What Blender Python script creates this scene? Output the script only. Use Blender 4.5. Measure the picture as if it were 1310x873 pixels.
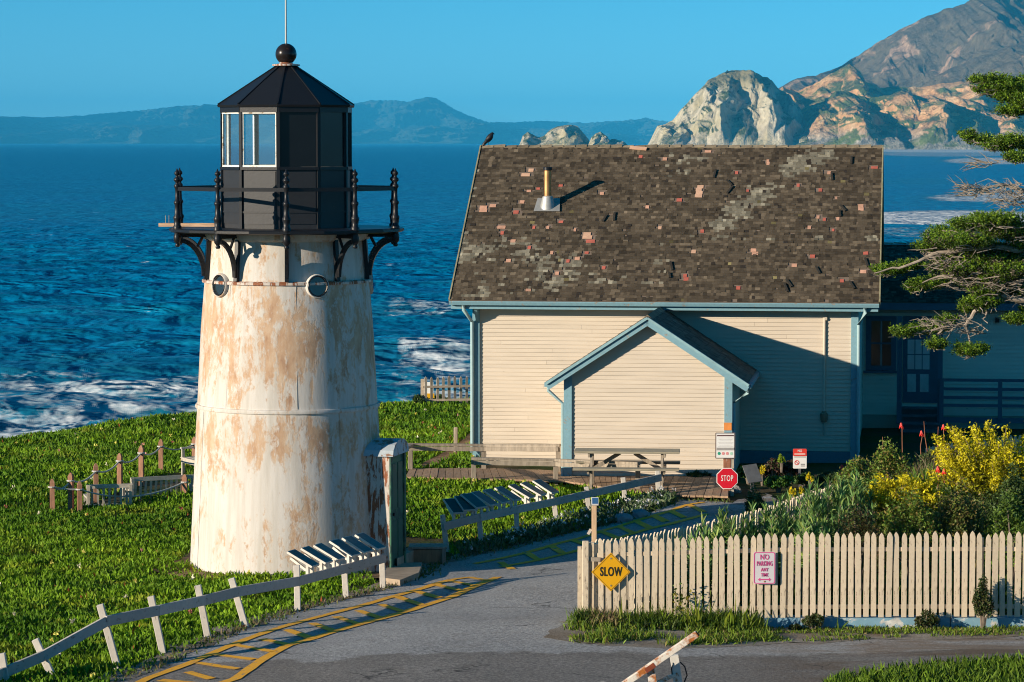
import bpy, bmesh, math, random
import numpy as np
from mathutils import Vector, Matrix
from mathutils.geometry import delaunay_2d_cdt

random.seed(7)
RNG = np.random.default_rng(11)
R = math.radians
scene = bpy.context.scene
for o in list(bpy.data.objects):
    bpy.data.objects.remove(o)
COL = scene.collection

# ------------------------------------------------------------------ camera
F = 3964.0                      # focal length in photograph pixels (photo 1310 x 873)
CAMH = 7.4
PITCH = math.atan(254.5 / F)
cam_d = bpy.data.cameras.new("camera")
cam = bpy.data.objects.new("camera", cam_d)
COL.objects.link(cam)
cam.location = (0, 0, CAMH)
cam.rotation_euler = (math.pi / 2 - PITCH, 0, 0)
cam_d.sensor_width = 36
cam_d.lens = 36 * F / 1310
cam_d.clip_start = 0.5
cam_d.clip_end = 200000
scene.camera = cam

# ------------------------------------------------------------------ sky and sun
SUN_AZ, SUN_EL = R(60), R(13.3)          # azimuth measured from "behind the camera" towards the left
sun_vec = Vector((-math.sin(SUN_AZ) * math.cos(SUN_EL), -math.cos(SUN_AZ) * math.cos(SUN_EL), math.sin(SUN_EL)))
world = bpy.data.worlds.new("World")
scene.world = world
world.use_nodes = True
wn, wl = world.node_tree.nodes, world.node_tree.links
wn.clear()
sky = wn.new("ShaderNodeTexSky")
sky.sky_type = 'NISHITA'
sky.sun_disc = False
sky.sun_elevation = SUN_EL
sky.sun_rotation = math.atan2(sun_vec.x, sun_vec.y)
sky.altitude = 20
sky.air_density = 0.6
sky.dust_density = 0.0
sky.ozone_density = 4.0
# the clear winter air: the whole dome is read a few degrees higher, so the horizon keeps its blue
tc = wn.new("ShaderNodeTexCoord")
sep = wn.new("ShaderNodeSeparateXYZ")
mz = wn.new("ShaderNodeMath"); mz.operation = 'MULTIPLY_ADD'; mz.inputs[1].default_value = 0.95; mz.inputs[2].default_value = 0.027
cmb = wn.new("ShaderNodeCombineXYZ")
hs = wn.new("ShaderNodeHueSaturation"); hs.inputs["Saturation"].default_value = 1.26; hs.inputs["Hue"].default_value = 0.478
bg = wn.new("ShaderNodeBackground"); bg.inputs["Strength"].default_value = 0.092
out = wn.new("ShaderNodeOutputWorld")
wl.new(tc.outputs["Generated"], sep.inputs[0])
wl.new(sep.outputs["X"], cmb.inputs["X"]); wl.new(sep.outputs["Y"], cmb.inputs["Y"])
wl.new(sep.outputs["Z"], mz.inputs[0]); wl.new(mz.outputs[0], cmb.inputs["Z"])
nrm = wn.new("ShaderNodeVectorMath"); nrm.operation = 'NORMALIZE'
wl.new(cmb.outputs[0], nrm.inputs[0]); wl.new(nrm.outputs[0], sky.inputs["Vector"])
wl.new(sky.outputs[0], hs.inputs["Color"]); wl.new(hs.outputs[0], bg.inputs["Color"])
wl.new(bg.outputs[0], out.inputs["Surface"])

sd = bpy.data.lights.new("sun", 'SUN')
sd.energy = 5.0; sd.angle = R(0.5); sd.color = (1.0, 0.85, 0.66)
sun = bpy.data.objects.new("sun", sd)
COL.objects.link(sun)
sun.rotation_euler = (-sun_vec).to_track_quat('-Z', 'Y').to_euler()

scene.view_settings.view_transform = 'Standard'
scene.view_settings.look = 'None'
scene.view_settings.gamma = 1.0
scene.view_settings.use_curve_mapping = False
scene.view_settings.exposure = 0.55
scene.render.engine = 'CYCLES'
scene.cycles.use_denoising = True
scene.cycles.max_bounces = 6
scene.cycles.transparent_max_bounces = 12
scene.cycles.volume_bounces = 0
scene.cycles.filter_width = 1.05

# ------------------------------------------------------------------ numeric helpers
def pix_dir(px, py):
    u = (px - 655.0) / F
    v = (436.5 - py) / F
    c, s = math.cos(PITCH), math.sin(PITCH)
    return (u, c + v * s, -s + v * c)

def at(px, py, Y):
    d = pix_dir(px, py)
    t = Y / d[1]
    return Vector((d[0] * t, Y, CAMH + d[2] * t))

def sstep(a, b, x):
    t = np.clip((np.asarray(x, float) - a) / (b - a), 0, 1)
    return t * t * (3 - 2 * t)

def _hash(ix, iy, seed):
    h = (ix.astype(np.int64) * 374761393 + iy.astype(np.int64) * 668265263 + seed * 974634777) & 0xffffffff
    h = ((h ^ (h >> 13)) * 1274126177) & 0xffffffff
    h = (h ^ (h >> 16)) & 0xffff
    return h / 65535.0

def vnoise(x, y, seed=0):
    x = np.asarray(x, float); y = np.asarray(y, float)
    ix = np.floor(x); iy = np.floor(y)
    fx = x - ix; fy = y - iy
    fx = fx * fx * (3 - 2 * fx); fy = fy * fy * (3 - 2 * fy)
    a = _hash(ix, iy, seed); b = _hash(ix + 1, iy, seed)
    c = _hash(ix, iy + 1, seed); d = _hash(ix + 1, iy + 1, seed)
    return (a * (1 - fx) + b * fx) * (1 - fy) + (c * (1 - fx) + d * fx) * fy

def fbm(x, y, seed=0, octv=4, gain=0.5):
    s = 0; a = 1; t = 0
    for k in range(octv):
        s = s + a * vnoise(np.asarray(x) * 2 ** k + 17.3 * k, np.asarray(y) * 2 ** k - 9.1 * k, seed + k)
        t += a; a *= gain
    return s / t

def ridged(x, y, seed=0, octv=4, gain=0.55):
    s = 0; a = 1; t = 0
    for k in range(octv):
        n = 1 - np.abs(2 * vnoise(np.asarray(x) * 2 ** k + 7.7 * k, np.asarray(y) * 2 ** k + 3.1 * k, seed + k) - 1)
        s = s + a * n; t += a; a *= gain
    return s / t

# ground height: a smooth blend through points read off the photograph
CTRL = np.array([(-4, 54, 0.0), (-12, 62, 0.0), (-8, 75, 0.0), (-13, 80, 0.0), (-3, 86, 0.0), (-1, 68, .28), (4, 66, .3), (8, 67, .36),
                 (11, 73, .5), (1, 45, .40), (7.5, 44.8, .26), (-6.2, 41.5, .15), (-2, 50, .0), (0, 48, .12), (-.2, 54.4, -.2), (1.2, 55.3, -.1), (4, 44.7, .26), (0, 41, .35),
                 (7, 41, .45), (3.5, 60, .33), (-1.2, 55.6, -.15), (1.2, 58.8, -.02), (-0.5, 64, .26), (3, 50, .40), (5, 54, .5), (12, 50, .7)])
def gz(x, y):
    x = np.asarray(x, float); y = np.asarray(y, float)
    num = np.zeros(np.broadcast(x, y).shape); den = num.copy()
    for cx, cy, cz in CTRL:
        w = 1.0 / ((x - cx) ** 2 + (y - cy) ** 2 + 4.0) ** 1.7
        num = num + w * cz; den = den + w
    z = num / den
    # garden bank behind the picket fences
    d1 = sstep(45.25, 46.5, y) * sstep(-0.1, 1.6, (x - 1.02) * 0.88 - (y - 45) * 0.475)
    z = z + d1 * (0.25 + 1.0 * sstep(2, 6.8, x) * sstep(48.5, 53.5, y)) * (1 - sstep(55, 58.5, y))
    # the hillside the camera stands on
    z = z + 5.4 * sstep(32, 3, y)
    # the sea cliff
    ye = np.interp(x, [-80, -40, -13, -9, -2, 10, 60], [66, 71, 80.5, 87.5, 92, 97, 105])
    e = y - ye + 1.5 * (vnoise(x * 0.25, y * 0.25, 5) - .5)
    z = z - 0.4 * sstep(-5, 0, e) - 14.5 * sstep(0, 13, e) - 4 * sstep(12, 40, e)
    return z

def g1(x, y):
    return float(gz(x, y))

def gnd(px, py, lift=0.0):
    """where the sight line through a pixel meets the ground"""
    d = pix_dir(px, py)
    t = 38.0
    for _ in range(400):
        x, y, z = d[0] * t, d[1] * t, CAMH + d[2] * t
        if z - g1(x, y) < 0.0:
            break
        t += 0.25
    lo, hi = t - 0.25, t
    for _ in range(14):
        m = (lo + hi) / 2
        if CAMH + d[2] * m - g1(d[0] * m, d[1] * m) < 0: hi = m
        else: lo = m
    x, y = d[0] * hi, d[1] * hi
    return Vector((x, y, g1(x, y) + lift))

def up_to(base, py):
    """point straight above BASE that shows at row PY"""
    p = at(655, py, base.y)
    return Vector((base.x, base.y, p.z))

# ------------------------------------------------------------------ mesh helpers
class MB:
    def __init__(s):
        s.v = []; s.f = []
    def add(s, v, f):
        n = len(s.v); s.v += [tuple(p) for p in v]; s.f += [tuple(i + n for i in q) for q in f]
        return s
    def box(s, c, size, m=None):
        x, y, z = size[0] / 2, size[1] / 2, size[2] / 2
        vs = [Vector((a * x, b * y, d * z)) for d in (-1, 1) for a, b in ((-1, -1), (1, -1), (1, 1), (-1, 1))]
        if m is not None: vs = [m @ p for p in vs]
        c = Vector(c)
        return s.add([p + c for p in vs], [(3, 2, 1, 0), (4, 5, 6, 7), (0, 1, 5, 4), (1, 2, 6, 5), (2, 3, 7, 6), (3, 0, 4, 7)])
    def bar(s, a, b, w, h, up=(0, 0, 1)):
        """box from a to b, W across, H along UP"""
        a = Vector(a); b = Vector(b); d = (b - a)
        if d.length < 1e-6: return s
        dn = d.normalized(); up = Vector(up)
        if abs(dn.dot(up)) > .98: up = Vector((0, 1, 0))
        sx = dn.cross(up).normalized(); uz = sx.cross(dn).normalized()
        vs = []
        for p in (a, b):
            for i, j in ((-1, -1), (1, -1), (1, 1), (-1, 1)):
                vs.append(p + sx * (i * w / 2) + uz * (j * h / 2))
        return s.add(vs, [(0, 1, 2, 3), (7, 6, 5, 4), (0, 4, 5, 1), (1, 5, 6, 2), (2, 6, 7, 3), (3, 7, 4, 0)])
    def tube(s, pts, r, n=8, cap=True):
        pts = [Vector(p) for p in pts]
        rs = r if isinstance(r, (list, tuple)) else [r] * len(pts)
        rings = []
        for i, p in enumerate(pts):
            d = (pts[min(i + 1, len(pts) - 1)] - pts[max(i - 1, 0)]).normalized()
            ref = Vector((0, 0, 1)) if abs(d.z) < .9 else Vector((1, 0, 0))
            a = d.cross(ref).normalized(); b = a.cross(d).normalized()
            rings.append([p + (a * math.cos(2 * math.pi * k / n) + b * math.sin(2 * math.pi * k / n)) * rs[i] for k in range(n)])
        vs = [q for g in rings for q in g]; fs = []
        for i in range(len(pts) - 1):
            for k in range(n):
                fs.append((i * n + k, i * n + (k + 1) % n, (i + 1) * n + (k + 1) % n, (i + 1) * n + k))
        if cap:
            fs.append(tuple(range(n - 1, -1, -1))); fs.append(tuple((len(pts) - 1) * n + k for k in range(n)))
        return s.add(vs, fs)
    def lathe(s, prof, n=24, c=(0, 0, 0), a0=0.0, cap=True):
        c = Vector(c); vs = []; fs = []
        for r, z in prof:
            for k in range(n):
                t = a0 + 2 * math.pi * k / n
                vs.append(c + Vector((r * math.sin(t), -r * math.cos(t), z)))
        for i in range(len(prof) - 1):
            for k in range(n):
                fs.append((i * n + k, i * n + (k + 1) % n, (i + 1) * n + (k + 1) % n, (i + 1) * n + k))
        if cap:
            fs.append(tuple(range(n - 1, -1, -1))); fs.append(tuple((len(prof) - 1) * n + k for k in range(n)))
        return s.add(vs, fs)
    def prism(s, poly, ext):
        """polygon (3-D points) swept by vector EXT"""
        n = len(poly); e = Vector(ext)
        vs = [Vector(p) for p in poly] + [Vector(p) + e for p in poly]
        fs = [tuple(range(n - 1, -1, -1)), tuple(range(n, 2 * n))] + [(i, (i + 1) % n, n + (i + 1) % n, n + i) for i in range(n)]
        return s.add(vs, fs)
    def mesh(s, name):
        me = bpy.data.meshes.new(name)
        me.from_pydata(s.v, [], s.f)
        bm = bmesh.new(); bm.from_mesh(me)
        bmesh.ops.recalc_face_normals(bm, faces=bm.faces)
        bm.to_mesh(me); bm.free()
        me.update()
        return me
    def build(s, name, mat, parent=None, smooth=False, bevel=0):
        me = s.mesh(name)
        return link(name, me, mat, parent, smooth, bevel)

def link(name, me, mat, parent=None, smooth=False, bevel=0):
    if mat is not None and not me.materials: me.materials.append(mat)
    o = bpy.data.objects.new(name, me)
    COL.objects.link(o)
    if parent is not None: o.parent = parent
    if smooth: shade(me)
    if bevel:
        m = o.modifiers.new("bevel", 'BEVEL'); m.width = bevel; m.segments = 2; m.limit_method = 'ANGLE'
    return o

def shade(me, ang=40):
    me.polygons.foreach_set("use_smooth", [True] * len(me.polygons))
    try:
        me.set_sharp_from_angle(angle=R(ang))
    except Exception:
        pass

def tag(o, label=None, cat=None, group=None, kind=None):
    if label: o["label"] = label
    if cat: o["category"] = cat
    if group: o["group"] = group
    if kind: o["kind"] = kind
    return o

def empty(name, loc, rz=0.0):
    o = bpy.data.objects.new(name, None)
    o.empty_display_size = .2
    o.location = loc; o.rotation_euler = (0, 0, rz)
    COL.objects.link(o)
    return o

def soup(name, verts, faces, mat, parent=None, col=None, smooth=False):
    """verts (N,k,3) copies of one small piece with index lists FACES; col (N,3) or (N,k,3) colour per piece"""
    N, k, _ = verts.shape
    me = bpy.data.meshes.new(name)
    me.vertices.add(N * k)
    me.vertices.foreach_set("co", verts.reshape(-1).astype(np.float32))
    fl = np.concatenate([np.array(f) for f in faces]); ln = np.array([len(f) for f in faces])
    loops = (fl[None, :] + (np.arange(N) * k)[:, None]).reshape(-1)
    lens = np.tile(ln, N)
    me.loops.add(len(loops)); me.loops.foreach_set("vertex_index", loops.astype(np.int32))
    me.polygons.add(len(lens))
    st = np.concatenate([[0], np.cumsum(lens)[:-1]])
    me.polygons.foreach_set("loop_start", st.astype(np.int32))
    try: me.polygons.foreach_set("loop_total", lens.astype(np.int32))
    except Exception: pass
    me.polygons.foreach_set("use_smooth", np.full(len(lens), bool(smooth)))
    me.update(calc_edges=True)
    if col is not None:
        col = np.asarray(col, float)
        if col.ndim == 2: col = np.repeat(col[:, None, :], k, 1)
        rgba = np.concatenate([col.reshape(-1, 3), np.ones((N * k, 1))], 1)
        at_ = me.attributes.new("col", 'FLOAT_COLOR', 'POINT')
        at_.data.foreach_set("color", rgba.reshape(-1).astype(np.float32))
    return link(name, me, mat, parent)

def grid_mesh(name, P, mat, parent=None, attr=None, smooth=True):
    """P (n,m,3) grid of points"""
    n, m, _ = P.shape
    idx = np.arange(n * m).reshape(n, m)
    q = np.stack([idx[:-1, :-1], idx[:-1, 1:], idx[1:, 1:], idx[1:, :-1]], -1).reshape(-1, 4)
    me = bpy.data.meshes.new(name)
    me.vertices.add(n * m); me.vertices.foreach_set("co", P.reshape(-1).astype(np.float32))
    me.loops.add(q.size); me.loops.foreach_set("vertex_index", q.reshape(-1).astype(np.int32))
    me.polygons.add(len(q)); me.polygons.foreach_set("loop_start", (np.arange(len(q)) * 4).astype(np.int32))
    if smooth: me.polygons.foreach_set("use_smooth", np.ones(len(q), bool))
    me.update(calc_edges=True)
    for k, val in (attr or {}).items():
        a = me.attributes.new(k, 'FLOAT', 'POINT'); a.data.foreach_set("value", np.asarray(val, float).reshape(-1).astype(np.float32))
    return link(name, me, mat, parent)

def in_poly(px, py, poly):
    px = np.asarray(px); py = np.asarray(py); c = np.zeros(px.shape, bool); n = len(poly)
    for i in range(n):
        x1, y1 = poly[i]; x2, y2 = poly[(i + 1) % n]
        if y1 == y2: continue
        h = ((y1 > py) != (y2 > py)) & (px < (x2 - x1) * (py - y1) / (y2 - y1) + x1)
        c ^= h
    return c

def sheet(name, poly, lift, mat, step=0.5, parent=None, rag=0.0):
    """flat-lying sheet over the ground, cut to POLY (world xy)"""
    xs = [p[0] for p in poly]; ys = [p[1] for p in poly]
    bpts = []
    for i in range(len(poly)):
        a = Vector(poly[i][:2]); b = Vector(poly[(i + 1) % len(poly)][:2])
        n = max(1, int((b - a).length / step))
        for k in range(n):
            p = a.lerp(b, k / n)
            if rag: p = p + Vector((float(vnoise(p.x * 2.3, p.y * 2.3, 77)) - .5 + .5 * (float(vnoise(p.x * 7, p.y * 7, 79)) - .5), 1.4 * (float(vnoise(p.x * 2.3 + 50, p.y * 2.3, 78)) - .5))) * rag
            bpts.append(p)
    nb = len(bpts)
    gx, gy = np.meshgrid(np.arange(min(xs), max(xs), step), np.arange(min(ys), max(ys), step))
    gx = gx.ravel() + 0.013; gy = gy.ravel() + 0.017
    k = in_poly(gx, gy, [tuple(p) for p in bpts])
    pts = bpts + [Vector((a, b)) for a, b in zip(gx[k], gy[k])]
    edges = [(i, (i + 1) % nb) for i in range(nb)]
    v, e, f, *_ = delaunay_2d_cdt(pts, edges, [tuple(range(nb))], 1, 1e-5)
    va = np.array([(p.x, p.y) for p in v])
    z = gz(va[:, 0], va[:, 1]) + lift
    me = bpy.data.meshes.new(name)
    me.from_pydata([(a, b, c) for (a, b), c in zip(va, z)], [], [tuple(q) for q in f])
    bm = bmesh.new(); bm.from_mesh(me)
    bmesh.ops.recalc_face_normals(bm, faces=bm.faces)
    if sum(p.normal.z for p in bm.faces) < 0: bmesh.ops.reverse_faces(bm, faces=bm.faces)
    bm.to_mesh(me); bm.free()
    return link(name, me, mat, parent)

# ------------------------------------------------------------------ materials
MATS = {}
class NT:
    """little node-tree writer"""
    def __init__(s, name):
        m = bpy.data.materials.new(name); m.use_nodes = True
        s.m = m; s.n = m.node_tree.nodes; s.l = m.node_tree.links
        s.b = s.n["Principled BSDF"]; s.o = s.n["Material Output"]
    def node(s, t, **kw):
        x = s.n.new(t)
        for k, v in kw.items(): setattr(x, k, v)
        return x
    def link(s, a, b): s.l.new(a, b)
    def coord(s, which="Object", scale=(1, 1, 1), loc=(0, 0, 0)):
        t = s.node("ShaderNodeTexCoord"); mp = s.node("ShaderNodeMapping")
        mp.inputs["Scale"].default_value = scale; mp.inputs["Location"].default_value = loc
        s.link(t.outputs[which], mp.inputs["Vector"]); return mp.outputs[0]
    def noise(s, vec, scale=5, detail=4, rough=.55, dist=0):
        x = s.node("ShaderNodeTexNoise"); x.inputs["Scale"].default_value = scale; x.inputs["Detail"].default_value = detail
        x.inputs["Roughness"].default_value = rough; x.inputs["Distortion"].default_value = dist
        if vec is not None: s.link(vec, x.inputs["Vector"])
        return x.outputs["Fac"]
    def ramp(s, fac, stops, interp='LINEAR'):
        x = s.node("ShaderNodeValToRGB"); cr = x.color_ramp; cr.interpolation = interp
        while len(cr.elements) < len(stops): cr.elements.new(.5)
        for e, (p, c) in zip(cr.elements, stops):
            e.position = p; e.color = (c, c, c, 1) if isinstance(c, (int, float)) else (*c, 1)
        s.link(fac, x.inputs["Fac"]); return x.outputs["Color"]
    def mix(s, fac, a, b, mode='MIX'):
        x = s.node("ShaderNodeMix", data_type='RGBA', blend_type=mode)
        for inp, v in ((x.inputs["Factor"], fac), (x.inputs["A"], a), (x.inputs["B"], b)):
            pass
        fi = [i for i in x.inputs if i.name == "Factor" and i.type == 'VALUE'][0]
        ai = [i for i in x.inputs if i.name == "A" and i.type == 'RGBA'][0]
        bi = [i for i in x.inputs if i.name == "B" and i.type == 'RGBA'][0]
        for inp, v in ((fi, fac), (ai, a), (bi, b)):
            if isinstance(v, (int, float)): inp.default_value = v
            elif isinstance(v, tuple): inp.default_value = (*v, 1)
            else: s.link(v, inp)
        return [o for o in x.outputs if o.type == 'RGBA'][0]
    def math(s, op, a, b=0.0, c=None, clamp=False):
        x = s.node("ShaderNodeMath", operation=op, use_clamp=clamp)
        for i, v in enumerate((a, b) if c is None else (a, b, c)):
            if isinstance(v, (int, float)): x.inputs[i].default_value = v
            else: s.link(v, x.inputs[i])
        return x.outputs[0]
    def attr(s, name):
        x = s.node("ShaderNodeAttribute"); x.attribute_name = name; return x
    def rnd(s):
        return s.node("ShaderNodeObjectInfo").outputs["Random"]
    def bump(s, h, strength=.3, dist=.01):
        x = s.node("ShaderNodeBump"); x.inputs["Strength"].default_value = strength; x.inputs["Distance"].default_value = dist
        s.link(h, x.inputs["Height"]); s.link(x.outputs[0], s.b.inputs["Normal"]); return x
    def set(s, **kw):
        for k, v in kw.items():
            i = s.b.inputs[k]
            if isinstance(v, tuple): i.default_value = (*v, 1) if len(v) == 3 else v
            elif isinstance(v, (int, float)): i.default_value = v
            else: s.link(v, i)
        return s
    def sepz(s, vec):
        x = s.node("ShaderNodeSeparateXYZ"); s.link(vec, x.inputs[0]); return x.outputs

def cl(c, k): return tuple(min(1, max(0, a * k)) for a in c)

def m_plain(name, c, rough=.6, var=.15, scale=6, metal=0, rand=0.0, bump=.15, stretch=(1, 1, 1), spec=.4, bd=.004):
    if name in MATS: return MATS[name]
    t = NT(name); v = t.coord(scale=stretch)
    n = t.noise(v, scale, 5, .6)
    c0 = t.ramp(n, [(.3, cl(c, 1 - var)), (.7, cl(c, 1 + var))])
    if rand:
        k = t.ramp(t.rnd(), [(0, 1 - rand), (1, 1 + rand * .6)])
        c0 = t.mix(1.0, c0, k, 'MULTIPLY')
    t.set(**{"Base Color": c0, "Roughness": rough, "Metallic": metal, "Specular IOR Level": spec})
    if bump: t.bump(t.noise(v, scale * 6, 3), bump, bd)
    MATS[name] = t.m
    return t.m

def m_worn(name, paint, under, amount=.35, scale=4, stretch=(1, 1, 1), rough=.6, rand=0.1, dark=None, soft=.04):
    """paint with bare/rusty patches showing through"""
    if name in MATS: return MATS[name]
    t = NT(name); v = t.coord(scale=stretch)
    n1 = t.noise(v, scale, 8, .68, .3)
    mask = t.ramp(n1, [(max(0, .62 - amount * .5), 0.0), (max(0, .62 - amount * .5) + soft, 1.0)])
    n2 = t.noise(t.coord(scale=(1, 1, 1)), scale * 3.1, 4)
    pc = t.ramp(n2, [(.25, cl(paint, .88)), (.75, cl(paint, 1.06))])
    uc = t.ramp(n2, [(.25, cl(under, .6)), (.75, cl(under, 1.25))])
    c = t.mix(mask, pc, uc)
    if dark:
        st = t.ramp(t.noise(t.coord(scale=(9, 9, .7)), 2.2, 4), [(.58, 0.0), (.75, .7)])
        c = t.mix(st, c, dark)
    if rand:
        k = t.ramp(t.rnd(), [(0, 1 - rand), (1, 1 + rand * .4)])
        c = t.mix(1.0, c, k, 'MULTIPLY')
    t.set(**{"Base Color": c, "Roughness": rough, "Specular IOR Level": .3})
    t.bump(t.math('SUBTRACT', t.noise(v, scale * 8, 3), mask), .25, .004)
    MATS[name] = t.m
    return t.m

def m_leaf(name, trans=.3, rough=.55, tint=(1, 1, 1), spec=.3):
    """foliage: colour comes per leaf from the 'col' attribute"""
    if name in MATS: return MATS[name]
    t = NT(name)
    c = t.attr("col").outputs["Color"]
    c = t.mix(1.0, c, tint, 'MULTIPLY')
    t.set(**{"Base Color": c, "Roughness": rough, "Specular IOR Level": spec})
    tr = t.node("ShaderNodeBsdfTranslucent"); t.link(c, tr.inputs["Color"])
    mx = t.node("ShaderNodeMixShader"); mx.inputs[0].default_value = trans
    t.link(t.b.outputs[0], mx.inputs[1]); t.link(tr.outputs[0], mx.inputs[2]); t.link(mx.outputs[0], t.o.inputs["Surface"])
    MATS[name] = t.m
    return t.m

def m_attr(name, rough=.85, var=.35, scale=30, bump=.4):
    """per-piece colour attribute with grain"""
    if name in MATS: return MATS[name]
    t = NT(name)
    n = t.noise(t.coord(), scale, 4)
    c = t.mix(1.0, t.attr("col").outputs["Color"], t.ramp(n, [(.25, 1 - var), (.75, 1 + var)]), 'MULTIPLY')
    t.set(**{"Base Color": c, "Roughness": rough, "Specular IOR Level": .2})
    t.bump(n, bump, .006)
    MATS[name] = t.m
    return t.m

WOOD_GREY = m_plain("weathered grey wood", (.30, .255, .20), .85, .3, 3, rand=.22, stretch=(6, 6, 1.2))
WOOD_BROWN = m_plain("weathered brown wood", (.27, .17, .10), .85, .3, 3, rand=.2, stretch=(7, 7, 1.5))
RAIL_WHITE = m_worn("old white fence paint", (.60, .56, .50), (.30, .25, .19), .0, 5, (3, 3, 1), rand=.12)
PICKET = m_worn("cream picket paint", (.64, .54, .40), (.28, .22, .16), .08, 6, (5, 5, 1.1), rand=.09)
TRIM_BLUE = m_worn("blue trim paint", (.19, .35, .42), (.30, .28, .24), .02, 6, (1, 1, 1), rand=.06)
BLACK_IRON = m_worn("black iron paint", (.012, .013, .016), (.07, .035, .025), -.10, 5, (1, 1, 1), rough=.38, rand=0)

# ================================================================== THE SETTING
def W(pts, lift=0): return [tuple(gnd(a, b, lift)) for a, b in pts]

# regions on the ground, in world xy
ROAD_L = [(150, 873), (205, 853), (270, 823), (330, 800), (390, 780), (450, 765), (500, 752), (542, 738), (560, 722), (600, 713), (650, 703),
          (700, 690), (760, 676), (810, 664), (850, 650), (866, 641), (900, 643), (932, 645)]
road_poly = [(-16, 30)] + [(-9.5, 36)] + [tuple(p[:2]) for p in W(ROAD_L)]
road_poly += [tuple(p[:2]) for p in W([(958, 640), (985, 633)])]
road_poly += [(5.7, 57.4), (5.35, 53.3), (3.0, 48.1), (0.86, 44.6)]
road_poly += [tuple(p[:2]) for p in W([(722, 815), (730, 826), (780, 829), (860, 832), (1000, 827), (1150, 821), (1310, 817), (1480, 812)])]
road_poly += [tuple(p[:2]) for p in W([(1480, 843), (1310, 848), (1215, 853), (1130, 862), (1070, 873)])] + [(4.5, 37), (5, 30)]
path_poly = [tuple(p[:2]) for p in W([(601, 556), (612, 566), (585, 585), (545, 602), (524, 602), (560, 585), (585, 570)])]
BOARD_TOP = [(519, 606), (620, 605), (722, 609), (800, 613), (870, 615), (932, 617)]
BOARD_BOT = [(519, 617), (620, 619), (722, 622), (800, 634), (858, 640), (932, 642)]
walk_poly = [tuple(p[:2]) for p in W(BOARD_TOP)] + [tuple(p[:2]) for p in W(BOARD_BOT[::-1])]
TOWER = Vector((-3.923, 54.0, 0.0))
verge_poly = [(0.86, 44.9), (0.75, 43.9)] + [tuple(p[:2]) for p in W([(730, 824), (780, 827), (860, 830), (1000, 825), (1150, 819), (1310, 815), (1480, 810)])] + [(9.5, 44.97)]

# ---- ground
def soil_mat():
    t = NT("earth and low growth"); v = t.coord("Object")
    n = t.noise(v, .8, 6, .6); n2 = t.noise(v, 9, 4, .6)
    c = t.mix(t.ramp(n, [(.4, 0.0), (.62, 1.0)]), (.035, .07, .012), (.075, .06, .035))
    c = t.mix(1.0, c, t.ramp(n2, [(.2, .6), (.8, 1.3)]), 'MULTIPLY')
    t.set(**{"Base Color": c, "Roughness": .95, "Specular IOR Level": .1}); t.bump(n2, .6, .05)
    return t.m
gx = np.concatenate([np.linspace(-90, -20, 40, endpoint=False), np.arange(-20, 20, .4), np.linspace(20, 90, 40)])
gy = np.concatenate([np.linspace(-30, 36, 50, endpoint=False), np.arange(36, 100, .4), np.linspace(100, 150, 40)])
X, Y = np.meshgrid(gx, gy)
P = np.stack([X, Y, gz(X, Y)], -1)
ground = grid_mesh("ground", P, soil_mat()); tag(ground, kind="structure")

# ---- road
def asphalt_mat():
    t = NT("worn asphalt"); v = t.coord("Object")
    sp = t.noise(v, 21, 5, .85); big = t.noise(v, .55, 5, .6); mid = t.noise(v, 3.2, 5, .65)
    c = t.ramp(sp, [(.30, (.11, .108, .108)), (.5, (.33, .325, .318)), (.70, (.66, .65, .62))])
    c = t.mix(1.0, c, t.ramp(big, [(.3, .82), (.7, 1.16)]), 'MULTIPLY')
    c = t.mix(t.ramp(mid, [(.56, 0.0), (.74, .35)]), c, (.30, .265, .215))
    # gravel and mud tracked over the right arm, and the older dark patch nearest the camera
    xyz = t.sepz(v)
    mud = t.math('MULTIPLY', t.math('MULTIPLY_ADD', xyz[0], .5, -1.4, clamp=True), t.ramp(t.noise(t.coord("Object", (.55, 1.5, 1)), 1.0, 7, .65, .5), [(.42, 0.0), (.56, .9)]))
    c = t.mix(mud, c, t.mix(sp, (.10, .07, .05), (.34, .26, .19)))
    old = t.math('ADD', t.math('MULTIPLY_ADD', xyz[1], -1.1, 45.6), t.math('MULTIPLY', t.noise(v, .7, 6, .65), 2.2))
    c = t.mix(t.math('MULTIPLY_ADD', old, 5.0, 0.0, clamp=True), c, t.mix(1.0, c, (.62, .58, .54), 'MULTIPLY'))
    vo = t.node("ShaderNodeTexVoronoi", feature='DISTANCE_TO_EDGE'); vo.inputs["Scale"].default_value = .42
    vd = t.node("ShaderNodeVectorMath", operation='ADD'); nz = t.node("ShaderNodeTexNoise"); nz.inputs["Scale"].default_value = 1.4; nz.inputs["Detail"].default_value = 6
    t.link(v, nz.inputs["Vector"]); t.link(v, vd.inputs[0]); t.link(nz.outputs["Color"], vd.inputs[1]); t.link(vd.outputs[0], vo.inputs["Vector"])
    crack = t.ramp(vo.outputs["Distance"], [(.0, .85), (.012, 0.0)])
    crack = t.math('MULTIPLY', crack, t.ramp(t.noise(v, .8, 2), [(.5, 0.0), (.6, 1.0)]))
    c = t.mix(crack, c, (.02, .02, .02))
    t.set(**{"Base Color": c, "Roughness": .9, "Specular IOR Level": .25}); t.bump(sp, .8, .02)
    return t.m
road = sheet("road", road_poly, .03, asphalt_mat(), .22, rag=.26); tag(road, kind="structure")

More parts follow.
